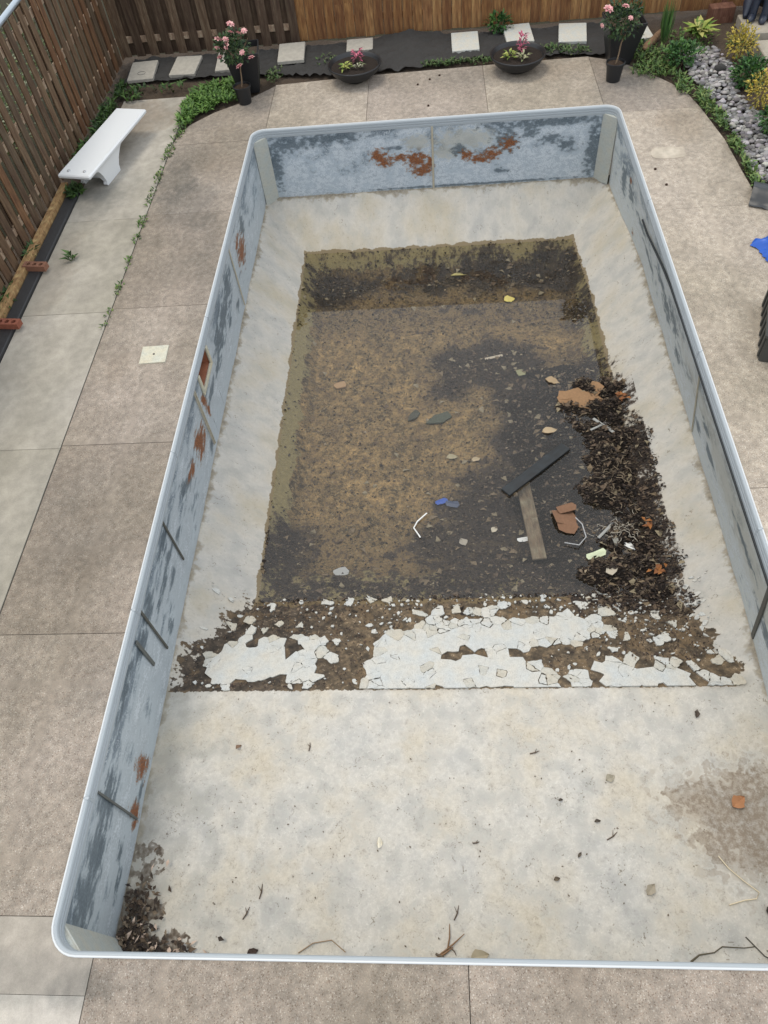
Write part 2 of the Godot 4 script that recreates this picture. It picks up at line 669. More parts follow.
func floor_textures() -> void:
	var w := 1024
	var h := 1920
	var x0 := -2.62
	var z0 := -9.62
	var sx := 5.28 / w
	var sz := 9.62 / h
	var a1 := nbytes(w, h, 0.006, 51, 5)
	var a2 := nbytes(w, h, 0.018, 52, 5)
	var a3 := nbytes(w, h, 0.09, 53, 4)
	var a4 := nbytes(w, h, 0.35, 54, 2)
	var cr := nbytes(w, h, 0.011, 55, 4)
	var a5 := nbytes(w, h, 0.034, 59, 5)
	var sp := nbytes(w, h, 0.42, 56, 1, FastNoiseLite.TYPE_CELLULAR, FastNoiseLite.RETURN_CELL_VALUE)
	var d := PackedByteArray()
	d.resize(w * h * 3)
	var hg := PackedByteArray()
	hg.resize(w * h)
	var mud := PackedVector2Array([Vector2(1.58, -1.22), Vector2(1.86, -1.28), Vector2(2.45, -1.42), Vector2(2.45, -0.60), Vector2(1.93, -0.66), Vector2(1.75, -0.80), Vector2(1.83, -0.97), Vector2(1.60, -1.06)])
	var pile := PackedVector2Array([Vector2(-2.5, 0.0), Vector2(-2.46, -0.85), Vector2(-2.38, -0.8), Vector2(-2.24, -0.50), Vector2(-2.17, -0.25), Vector2(-1.85, -0.10), Vector2(-1.4, 0.0)])
	for y in h:
		var z := z0 + (y + 0.5) * sz
		for x in w:
			var i := y * w + x
			var wx := x0 + (x + 0.5) * sx
			var n1 := a1[i] / 255.0 - 0.5
			var n2 := a2[i] / 255.0 - 0.5
			var n3 := a3[i] / 255.0 - 0.5
			var n4 := a4[i] / 255.0 - 0.5
			var dep := -0.97 - basin(wx, z)
			# old pool paint, off white, chalky blue-grey and yellowed patches
			var r := 184.0
			var g := 179.0
			var b := 169.0
			var k := clampf(n1 * 1.7 + n2 * 0.8, -1.0, 1.0) * 1.15
			if k > 0.0:
				r -= 13.0 * k
				g -= 10.0 * k
				b -= 5.0 * k
			else:
				r += 3.0 * k
				g += 7.0 * k
				b += 14.0 * k
			var worn := clampf((n2 * 1.3 + n3 * 1.2 - 0.10) * 4.0, 0.0, 1.0)
			r = lerpf(r, 158.0, worn * 0.32)
			g = lerpf(g, 157.0, worn * 0.32)
			b = lerpf(b, 149.0, worn * 0.32)
			# thin scales of paint with crisp outlines, scuffs and pock marks
			var n5 := a5[i] / 255.0 - 0.5
			var m := n3 * 20.0 + n4 * 17.0
			var hv := 128.0 + n3 * 46.0 + n4 * 24.0 - worn * 16.0
			var sc1 := n5 + n3 * 0.28 - 0.075
			if sc1 > 0.0:
				m -= 5.0
				hv -= 22.0
			if absf(sc1) < 0.012:
				m += 11.0 if n1 > 0.0 else -17.0
			var sc2 := n2 * 0.9 - n5 * 0.5 + n4 * 0.2 - 0.11
			if sc2 > 0.0:
				m -= 5.0 + n4 * 26.0
				hv -= 20.0
			if n3 < -0.27 and n5 > 0.06:
				m -= 12.0
			if dep > 0.03 and dep < 0.55:
				m *= 0.6
			r += m
			g += m
			b += m * 0.94
			# grit stuck to the paint
			if sp[i] > 253 and n2 > 0.06 and n4 > 0.05:
				r -= 52.0
				g -= 54.0
				b -= 56.0
			# hairline cracks
			var c1 := absf(cr[i] - 128.0)
			if c1 < 0.8 and (n1 > 0.10 or n5 > 0.14) and dep < 0.5:
				r *= 0.72
				g *= 0.70
				b *= 0.66
				hv -= 60.0
			# brown water stains on the banks, thin seams of dirt at the foot of the walls
			if dep > 0.0 and n1 < -0.12:
				var q := clampf((-n1 - 0.12) * 3.0 + n2 * 0.5, 0.0, 1.0) * 0.35
				r = lerpf(r, 164.0, q)
				g = lerpf(g, 156.0, q)
				b = lerpf(b, 136.0, q)
			var e := minf(minf(wx + 2.41, right_foot(z) - wx), minf(z + 9.54, -0.06 - z))
			var em := clampf((0.022 + n1 * 0.10 + n5 * 0.09 + n3 * 0.06 - e) * 24.0, 0.0, 1.0)
			if em > 0.0:
				r = lerpf(r, 122.0 + n3 * 70.0, em * 0.75)
				g = lerpf(g, 112.0 + n3 * 70.0, em * 0.75)
				b = lerpf(b, 94.0 + n3 * 66.0, em * 0.75)
			if z > -2.1:
				var pt := Vector2(wx + n2 * 0.5 + n3 * 0.12, z + n1 * 0.3 + n3 * 0.12)
				if wx > 1.2:
					var hits := 0.0
					for wv in [[0.2, 0.1], [0.8, -0.3], [-0.5, 0.8], [0.0, -0.9], [1.1, 0.5]]:
						if Geometry2D.is_point_in_polygon(Vector2(wx + n5 * wv[0] + n3 * 0.12, z + n5 * wv[1] + n3 * 0.12), mud):
							hits += 0.2
					var q := clampf(hits * (0.66 + n3 * 1.0 + n4 * 0.8), 0.0, 0.85)
					r = lerpf(r, 118.0, q)
					g = lerpf(g, 104.0, q)
					b = lerpf(b, 88.0, q)
				if wx < -1.2 and z > -1.1 and Geometry2D.is_point_in_polygon(pt, pile):
					var q := clampf(0.7 + n3 * 1.2, 0.0, 1.0)
					r = lerpf(r, 76.0, q)
					g = lerpf(g, 64.0, q)
					b = lerpf(b, 52.0, q)
				# uneven tan-grey tone, stronger towards the left of the shallow end
				var lw := clampf((0.30 - (wx + 2.25) + n2 * 0.7 + n3 * 0.25) * 2.0, 0.0, 1.0) * 0.35
				r = lerpf(r, 146.0, lw)
				g = lerpf(g, 142.0, lw)
				b = lerpf(b, 128.0, lw)
			# where the paint has come off the slope: dirt and old mortar
			if z < -1.9 and z > -3.6 and dep < 0.66:
				var pt2 := Vector2(wx + n2 * 0.22 + n3 * 0.12, z + n1 * 0.12 + n3 * 0.10)
				if z < -2.032 + n3 * 0.03 and Geometry2D.is_point_in_polygon(pt2, dirt):
					var lf := clampf((-0.9 - wx + n2 * 1.2) * 2.0, 0.0, 1.0)
					var q := 1.0 + n3 * 0.55 + n4 * 0.4
					q *= 1.0 + n5 * 0.9
					r = lerpf(88.0, 66.0, lf) * q
					g = lerpf(75.0, 57.0, lf) * q
					b = lerpf(58.0, 47.0, lf) * q
					if n3 + n4 * 0.8 > 0.44:
						r += 62.0
						g += 62.0
						b += 60.0
					if n2 > 0.16:
						r = lerpf(r, 114.0, 0.5)
						g = lerpf(g, 93.0, 0.5)
						b = lerpf(b, 66.0, 0.5)
					hv = 90.0 + n3 * 120.0 + n4 * 60.0
			# below the waterline: brown tide mark, then olive slime and silt
			var under := dep - 0.56 + n3 * 0.012
			if z < -2.6 and under > -0.028 + n2 * 0.05:
				if under < 0.0:
					r = lerpf(r, 112.0, 0.8)
					g = lerpf(g, 96.0, 0.8)
					b = lerpf(b, 68.0, 0.8)
				else:
					var q := 1.0 + n3 * 0.22 + n4 * 0.16
					r = 122.0 * q
					g = 110.0 * q
					b = 74.0 * q
					if dep > 0.75 + n2 * 0.16:
						# silt
						var s2 := 1.0 + n1 * 0.35 + n2 * 0.6 + n3 * 0.8 + n4 * 1.0 + n5 * 0.7
						r = 109.0 * s2
						g = 89.0 * s2
						b = 57.0 * s2
						if sp[i] > 243:
							r = 124.0
							g = 110.0
							b = 82.0
						elif sp[i] < 13:
							r = 58.0
							g = 49.0
							b = 36.0
						hv = 128.0 + n3 * 110.0 + n4 * 90.0
			if z < -2.9 and dep > 0.35:
				var mu := mulch_at(wx, z) if under > 0.0 or (wx > 1.2 and z > -6.9) else 0.0
				if mu > 0.01:
					mu = clampf((mu + n1 * 0.7 + n2 * 1.3 + n5 * 1.1 + n3 * 1.2 + n4 * 0.9 - 0.26) * 1.8, 0.0, 1.0)
				var blot := clampf((n2 * 1.2 + n3 * 1.1 + n4 * 0.5 - 0.17) * 4.0, 0.0, 1.0) * 0.6
				if dep > 0.7:
					mu = maxf(mu, blot)
				if mu > 0.0:
					var q := 0.95 + n3 * 1.0 + n4 * 1.1
					r = lerpf(r, 43.0 * q, mu)
					g = lerpf(g, 34.0 * q, mu)
					b = lerpf(b, 27.0 * q, mu)
					hv = lerpf(hv, 120.0 + n3 * 160.0 + n4 * 120.0, mu)
			d[i * 3] = clampi(int(r), 0, 255)
			d[i * 3 + 1] = clampi(int(g), 0, 255)
			d[i * 3 + 2] = clampi(int(b), 0, 255)
			hg[i] = clampi(int(hv), 0, 255)
	M.floor = mat(Color.WHITE, 0.85, rgb_tex(w, h, d))
	M.floor.heightmap_enabled = true
	M.floor.heightmap_texture = l_tex(w, h, hg)
	M.floor.heightmap_scale = 0.32
	# the same old paint for loose flakes, without the stains
	var s := 1024
	var p1 := nbytes(s, s, 0.008, 57, 4, FastNoiseLite.TYPE_SIMPLEX_SMOOTH, -1, true)
	var p2 := nbytes(s, s, 0.12, 58, 4, FastNoiseLite.TYPE_SIMPLEX_SMOOTH, -1, true)
	var p3 := nbytes(s, s, 0.03, 60, 5, FastNoiseLite.TYPE_SIMPLEX_SMOOTH, -1, true)
	var pd := PackedByteArray()
	pd.resize(s * s * 3)
	for i in s * s:
		var q := p1[i] / 255.0 - 0.5
		var q2 := p2[i] / 255.0 - 0.5
		var q3 := p3[i] / 255.0 - 0.5
		var m := q2 * 26.0 - (9.0 if q3 + q2 * 0.3 > 0.1 else 0.0)
		if absf(q3 + q2 * 0.15 - 0.02) < 0.006 and q > -0.05:
			m -= 34.0
		if q2 < -0.26:
			m -= 22.0
		pd[i * 3] = clampi(int(190.0 - 12.0 * q + m), 0, 255)
		pd[i * 3 + 1] = clampi(int(189.0 + m), 0, 255)
		pd[i * 3 + 2] = clampi(int(182.0 + 14.0 * q + m * 0.95), 0, 255)
	M.paint = tri_mat(Color.WHITE, 0.8, rgb_tex(s, s, pd), 0.5)
	M.paint_c = tri_mat(c8(246, 240, 230), 0.85, M.paint.albedo_texture, 0.5)
	M.paint_b = tri_mat(c8(248, 245, 239), 0.8, M.paint.albedo_texture, 0.5)


func build_basin() -> void:
	pool = thing("swimming_pool", "half-drained rectangular swimming pool with rusty steel walls and peeling concrete basin", "swimming pool")
	# basin floor, split where the banks meet
	var nx := 132
	var nz := 240
	var x0 := -2.62
	var z0 := -9.62
	var mbs := []
	for k in 6:
		mbs.append(MB.new())
	var bump := noise(1.0, 61, 4)
	var pts := []
	for j in nz + 1:
		var z := z0 + 9.62 * j / nz
		var row := PackedVector3Array()
		for i in nx + 1:
			var x := x0 + 5.28 * i / nx
			var y := basin(x, z)
			# rounded breaks between the planes
			var avg := (basin(x - 0.05, z) + basin(x + 0.05, z) + basin(x, z - 0.05) + basin(x, z + 0.05)) * 0.25
			y = lerpf(y, avg, 0.7)
			y += bump.get_noise_2d(x * 0.9, z * 0.9) * 0.010 + bump.get_noise_2d(x * 7.0, z * 7.0) * 0.0012
			row.append(Vector3(x, y, z))
		pts.append(row)
	for j in nz:
		for i in nx:
			var cx: float = (pts[j][i].x + pts[j + 1][i + 1].x) * 0.5
			var cz: float = (pts[j][i].z + pts[j + 1][i + 1].z) * 0.5
			var b: MB = mbs[region(cx, cz)]
			var id := []
			for o in [[0, 0], [1, 0], [1, 1], [0, 1]]:
				var w: Vector3 = pts[j + o[1]][i + o[0]]
				id.append(b.p(w, Vector2((w.x - x0) / 5.28, (w.z - z0) / 9.62)))
			b.q(id[0], id[3], id[2], id[1])
	var names := ["side_bank", "side_bank", "far_bank", "slope_to_deep_end", "deep_floor", "shallow_floor"]
	# welded smooth normals: rebuild each piece with shared vertices
	for k in 6:
		var src: MB = mbs[k]
		var dst := MB.new()
		var seen := {}
		var remap := PackedInt32Array()
		for i in src.v.size():
			var key := Vector2i(roundi(src.v[i].x * 1000.0), roundi(src.v[i].z * 1000.0))
			if not seen.has(key):
				seen[key] = dst.p(src.v[i], src.u[i])
			remap.append(seen[key])
		for i in src.f:
			dst.f.append(remap[i])
		part(names[k], dst.mesh(true), M.floor, pool)

	# steel walls: panels between upright seams
	var left_rust := [[-7.61, -0.48, 0.24, 0.17], [-7.5, -0.3, 0.12, 0.08], [-4.51, -0.54, 0.20, 0.15], [-4.42, -0.45, 0.12, 0.1], [-4.10, -0.48, 0.10, 0.07], [-3.98, -0.44, 0.10, 0.04], [-1.34, -0.80, 0.10, 0.12], [-1.02, -0.84, 0.07, 0.10], [-0.93, -0.86, 0.05, 0.05], [-4.92, -0.40, 0.07, 0.10], [-4.95, -0.55, 0.04, 0.1]]
	var left_dark := [[-7.9, -0.33, 0.16, 0.12], [-6.68, -0.3, 0.22, 0.17], [-6.26, -0.38, 0.4, 0.13], [-5.9, -0.42, 0.3, 0.14], [-5.65, -0.55, 0.20, 0.07], [-5.2, -0.52, 0.25, 0.05], [-6.88, -0.74, 0.10, 0.06], [-6.4, -0.62, 0.12, 0.04], [-3.93, -0.44, 0.13, 0.08], [-3.76, -0.38, 0.10, 0.09], [-3.34, -0.5, 0.10, 0.05], [-3.01, -0.4, 0.16, 0.05], [-2.96, -0.57, 0.13, 0.05], [-2.72, -0.44, 0.20, 0.05], [-2.55, -0.78, 0.12, 0.05], [-3.1, -0.22, 0.2, 0.08], [-2.43, -0.24, 0.22, 0.08], [-2.15, -0.27, 0.18, 0.08], [-0.65, -0.33, 0.35, 0.14], [-0.35, -0.3, 0.25, 0.16], [-0.72, -0.72, 0.08, 0.05], [-0.5, -0.8, 0.1, 0.04], [-0.97, -0.31, 0.2, 0.14], [-1.72, -0.17, 0.25, 0.06], [-4.7, -0.84, 0.08, 0.06], [-1.2, -0.86, 0.15, 0.03]]
	var far_rust := [[-0.75, -0.46, 0.13, 0.10], [-0.66, -0.56, 0.12, 0.07], [-0.45, -0.50, 0.16, 0.05], [-0.22, -0.55, 0.15, 0.13], [-0.16, -0.70, 0.15, 0.09], [-0.05, -0.62, 0.06, 0.14], [0.46, -0.52, 0.10, 0.07], [0.65, -0.59, 0.16, 0.06], [0.81, -0.53, 0.13, 0.09], [1.03, -0.40, 0.12, 0.10]]
	var far_dark := [[1.33, -0.27, 0.12, 0.08], [1.6, -0.38, 0.15, 0.07], [1.83, -0.47, 0.12, 0.08], [-0.51, -0.36, 0.12, 0.03], [0.93, -0.78, 0.12, 0.04], [-2.0, -0.22, 0.4, 0.10], [-1.4, -0.16, 0.5, 0.07], [1.6, -0.15, 0.9, 0.06], [2.2, -0.6, 0.12, 0.4], [-2.2, -0.5, 0.10, 0.35], [0.6, -0.95, 1.6, 0.02], [1.0, -0.36, 0.18, 0.15], [0.36, -0.44, 0.1, 0.09]]  # long blobs at the top add to the painted coping shade and stain
	var right_dark := [[-6.2, -0.55, 0.22, 0.12], [-5.84, -0.45, 0.22, 0.10], [-5.59, -0.68, 0.14, 0.07], [-4.62, -0.72, 0.10, 0.06], [-4.15, -0.64, 0.22, 0.05], [-4.4, -0.5, 0.12, 0.04], [-3.07, -0.45, 0.4, 0.04], [-8.29, -0.46, 0.16, 0.12], [-7.69, -0.5, 0.3, 0.05], [-7.2, -0.62, 0.4, 0.04], [-6.5, -0.45, 0.3, 0.05], [-8.7, -0.5, 0.15, 0.2], [-2.3, -0.6, 0.3, 0.06]]
	var base := c8(176, 185, 190)
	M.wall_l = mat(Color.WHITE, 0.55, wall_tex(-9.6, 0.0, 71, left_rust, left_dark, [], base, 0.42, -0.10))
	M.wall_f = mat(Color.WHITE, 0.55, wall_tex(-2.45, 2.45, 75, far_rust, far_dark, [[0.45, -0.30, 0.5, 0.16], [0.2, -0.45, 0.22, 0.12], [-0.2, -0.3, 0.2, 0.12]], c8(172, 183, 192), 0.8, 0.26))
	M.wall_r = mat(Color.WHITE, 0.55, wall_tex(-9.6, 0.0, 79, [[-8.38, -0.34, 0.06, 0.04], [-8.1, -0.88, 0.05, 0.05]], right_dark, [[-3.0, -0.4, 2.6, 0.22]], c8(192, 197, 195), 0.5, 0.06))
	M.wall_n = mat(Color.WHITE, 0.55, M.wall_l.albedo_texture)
	for k in [M.wall_l, M.wall_f, M.wall_r, M.wall_n]:
		k.metallic = 0.15
	var ends := 0.15
	var wl := [-POOL_L + ends, -7.08, -4.76, -3.2, -2.33, -0.97, -ends]
	for i in wl.size() - 1:
		if i == 1:
			# the panel with the skimmer mouth is cut round the opening
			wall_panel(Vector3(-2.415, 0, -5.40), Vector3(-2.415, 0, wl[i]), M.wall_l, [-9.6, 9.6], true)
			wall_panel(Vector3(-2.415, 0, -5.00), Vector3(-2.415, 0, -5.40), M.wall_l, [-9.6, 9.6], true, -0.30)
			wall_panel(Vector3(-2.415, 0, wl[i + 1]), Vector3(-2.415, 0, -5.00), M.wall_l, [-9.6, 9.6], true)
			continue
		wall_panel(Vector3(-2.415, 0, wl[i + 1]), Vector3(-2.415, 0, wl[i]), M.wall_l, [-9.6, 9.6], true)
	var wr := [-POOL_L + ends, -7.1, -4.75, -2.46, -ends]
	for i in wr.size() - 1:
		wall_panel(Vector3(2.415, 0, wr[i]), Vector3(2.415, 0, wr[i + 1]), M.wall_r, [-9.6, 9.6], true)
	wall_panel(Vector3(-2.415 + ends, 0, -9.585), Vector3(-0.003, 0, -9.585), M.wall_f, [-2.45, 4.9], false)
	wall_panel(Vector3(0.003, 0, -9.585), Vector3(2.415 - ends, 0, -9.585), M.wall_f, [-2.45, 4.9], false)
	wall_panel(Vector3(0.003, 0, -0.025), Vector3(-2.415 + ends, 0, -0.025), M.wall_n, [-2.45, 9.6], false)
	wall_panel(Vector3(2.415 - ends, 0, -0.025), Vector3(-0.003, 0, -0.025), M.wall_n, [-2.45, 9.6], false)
	# pale filler panels across the corners
	M.corner = tri_mat(c8(236, 240, 238), 0.6, M.paint.albedo_texture, 0.9)
	for cx in [-1, 1]:
		for cz in [[-9.585, 1.0], [-0.025, -1.0]]:
			var a := Vector3(cx * 2.415, 0, cz[0] + cz[1] * ends)
			var b := Vector3(cx * (2.415 - ends), 0, cz[0])
			var b2 := MB.new()
			var s := (b - a).normalized()
			var n := s.cross(Vector3.UP)
			if n.dot(Vector3(0, 0, -4.8) - a) < 0:
				n = -n
			b2.cbox((a + b) * 0.5 + Vector3(0, -0.54, 0) + n * 0.006, Vector3(a.distance_to(b) + 0.02, 0.91, 0.012), 0.003, Basis(s, Vector3.UP, s.cross(Vector3.UP)))
			var cn := Vector3(cx * 2.44, -0.088, cz[0] - cz[1] * 0.04)
			b2.out_tri(b2.p(a + Vector3(0, -0.088, 0)), b2.p(b + Vector3(0, -0.088, 0)), b2.p(cn), Vector3(0, -3, -4.8))
			part("corner_panel", b2.mesh(), M.corner, pool)
	# seams: folded strips that stand proud of the wall
	M.zinc_tone = tri_mat(c8(122, 130, 134), 0.5, M.trowel, 1.0)
	M.zinc_pale = tri_mat(c8(236, 234, 222), 0.6, M.trowel, 1.0)
	M.zinc_dark = tri_mat(c8(112, 115, 114), 0.6, M.trowel, 1.0)
	for sm in [[-7.08, -0.09, -0.90, 0.018, "p"], [-4.775, -0.09, -0.88, 0.012, "p"], [-4.74, -0.09, -0.86, 0.010, "p"], [-3.2, -0.09, -0.70, 0.022, "d"], [-2.34, -0.09, -0.76, 0.024, "d"], [-2.10, -0.14, -0.56, 0.034, "z"], [-0.97, -0.10, -0.86, 0.018, "z"]]:
		strap("wall_seam", Vector3(-2.410, 0, sm[0]), Vector3.RIGHT, sm[1], sm[2], sm[3], {"p": M.zinc_pale, "d": M.zinc_dark, "z": M.zinc_tone}[sm[4]])
	for sm in [[-4.75, -0.09, -0.95, 0.012, "p"], [-2.46, -0.10, -0.96, 0.05, "d"]]:
		strap("wall_seam", Vector3(2.410, 0, sm[0]), Vector3.LEFT, sm[1], sm[2], sm[3], {"p": M.zinc_pale, "d": M.zinc_dark, "z": M.zinc_tone}[sm[4]], right_foot(sm[0]) - 2.40)
	strap("wall_seam", Vector3(0, 0, -9.580), Vector3.BACK, -0.09, -0.98, 0.028, M.zinc_pale)

	# skimmer mouth in the left wall
	var sk := MB.new()
	for e in [[-5.42, 0.0], [-4.98, 0.0]]:
		sk.cbox(Vector3(-2.405, -0.21, e[0]), Vector3(0.022, 0.21, 0.045), 0.004)
	sk.cbox(Vector3(-2.405, -0.325, -5.20), Vector3(0.022, 0.045, 0.49), 0.004)
	var skf := part("skimmer_frame", sk.mesh(), tri_mat(c8(255, 248, 226), 0.6, M.paint.albedo_texture, 1.0), pool)
	var mouth := MB.new()
	mouth.cbox(Vector3(-2.615, -0.20, -5.20), Vector3(0.02, 0.24, 0.44), 0.002)
	mouth.cbox(Vector3(-2.511, -0.312, -5.20), Vector3(0.19, 0.02, 0.44), 0.002)
	mouth.cbox(Vector3(-2.511, -0.20, -5.42), Vector3(0.19, 0.24, 0.02), 0.002)
	mouth.cbox(Vector3(-2.511, -0.20, -4.98), Vector3(0.19, 0.24, 0.02), 0.002)
	part("skimmer_mouth", mouth.mesh(), tri_mat(c8(206, 138, 108), 0.9, M.trowel, 1.5), skf)

	coping()
	paint_flakes()


# one upright sheet of the wall from a to b (inside face towards the pool), leaning out at the foot on the right
func wall_panel(a: Vector3, b: Vector3, m: Material, span: Array, along_z: bool, head := -0.085) -> void:
	var mb := MB.new()
	var nu := maxi(2, int(a.distance_to(b) / 0.2))
	var rows := []
	var dent := noise(1.0, 63, 2)
	for j in 5:
		var y := lerpf(head, -1.0, j / 4.0)
		var t := (y + 0.085) / -0.915
		var row := []
		for i in nu + 1:
			var w := a.lerp(b, float(i) / nu)
			if a.x > 2.0 and b.x > 2.0:
				w.x += (right_foot(w.z) - 2.40) * t
			elif along_z:
				w.x -= 0.012 * t
			else:
				w.z += 0.0
			var inward := Vector3(-signf(a.x), 0, 0) if along_z else Vector3(0, 0, 1 if a.z < -4 else -1)
			w += inward * dent.get_noise_2d((w.x + w.z) * 1.3, y * 2.0) * 0.010
			w.y = y
			var s: float = ((w.z if along_z else w.x) - span[0]) / span[1]
			row.append(mb.p(w, Vector2(s, (-0.08 - y) / 0.92)))
		rows.append(row)
	for j in 4:
		for i in nu:
			mb.q(rows[j][i], rows[j + 1][i], rows[j + 1][i + 1], rows[j][i + 1])
	part("wall_panel", mb.mesh(true), m, pool)


func strap(called: String, at: Vector3, inward: Vector3, y1: float, y0: float, wide: float, m: Material, lean := 0.0) -> void:
	var mb := MB.new()
	var side := inward.cross(Vector3.UP).normalized()
	var f := (y0 + 0.085) / -0.915
	var foot := at - inward * lean * f + Vector3(0, y0, 0)
	var top := at - inward * lean * (y1 + 0.085) / -0.915 + Vector3(0, y1, 0)
	var up := (top - foot).normalized()
	mb.cbox((top + foot) * 0.5 + inward * 0.004, Vector3(wide, top.distance_to(foot), 0.014), 0.003, Basis(side, up, side.cross(up)))
	part(called, mb.mesh(), m, pool)


func ring_path(r: float, inset: float) -> PackedVector2Array:
	var o := PackedVector2Array()
	var hx := POOL_X - inset
	var z1 := -inset
	var z0 := -POOL_L + inset
	var rr := maxf(0.02, r - inset)
	for cnr in [[hx - rr, z1 - rr, 0.0], [-hx + rr, z1 - rr, PI / 2], [-hx + rr, z0 + rr, PI], [hx - rr, z0 + rr, PI * 1.5]]:
		for k in 9:
			var an: float = cnr[2] + k / 8.0 * PI / 2
			o.append(Vector2(cnr[0] + cos(an) * rr, cnr[1] + sin(an) * rr))
	return o


func sweep(prof: Array, m: Material, called: String, parent: Node3D) -> MeshInstance3D:
	var mb := MB.new()
	var rows := []
	for pr in prof:
		var path := ring_path(0.19, pr[0])
		var row := []
		for w in path:
			row.append(mb.p(Vector3(w.x, pr[1], w.y), w))
		rows.append(row)
	for j in rows.size() - 1:
		var n: int = rows[j].size()
		for i in n:
			var i2 := (i + 1) % n
			mb.q(rows[j][i], rows[j][i2], rows[j + 1][i2], rows[j + 1][i])
	return part(called, mb.mesh(), m, parent)


func coping() -> void:
	M.coping = mat(c8(158, 165, 169), 0.45)
	M.bead = mat(c8(196, 199, 200), 0.45)
	var cp := sweep([[0.014, -0.01], [0.014, 0.008], [0.022, 0.009], [0.030, 0.004], [0.035, -0.006], [0.037, -0.022], [0.033, -0.026], [0.033, -0.031], [0.038, -0.035], [0.038, -0.052], [0.033, -0.056], [0.033, -0.061], [0.039, -0.065], [0.039, -0.094], [0.030, -0.096], [0.018, -0.096]], M.coping, "coping", pool)
	sweep([[0.0, -0.02], [0.0, 0.009], [0.004, 0.014], [0.010, 0.014], [0.014, 0.009]], M.bead, "coping_bead", cp)
	# short cover sleeves where two lengths of coping meet
	for e in [[-1, -5.75], [1, -4.9], [-1, -2.3], [-1, -8.0], [1, -7.4], [-1, -3.9], [1, -2.9], [-1, -0.9]]:
		var mb := MB.new()
		mb.cbox(Vector3(e[0] * 2.420, -0.038, e[1]), Vector3(0.040, 0.104, 0.022), 0.004)
		part("coping_sleeve", mb.mesh(), M.coping, cp)


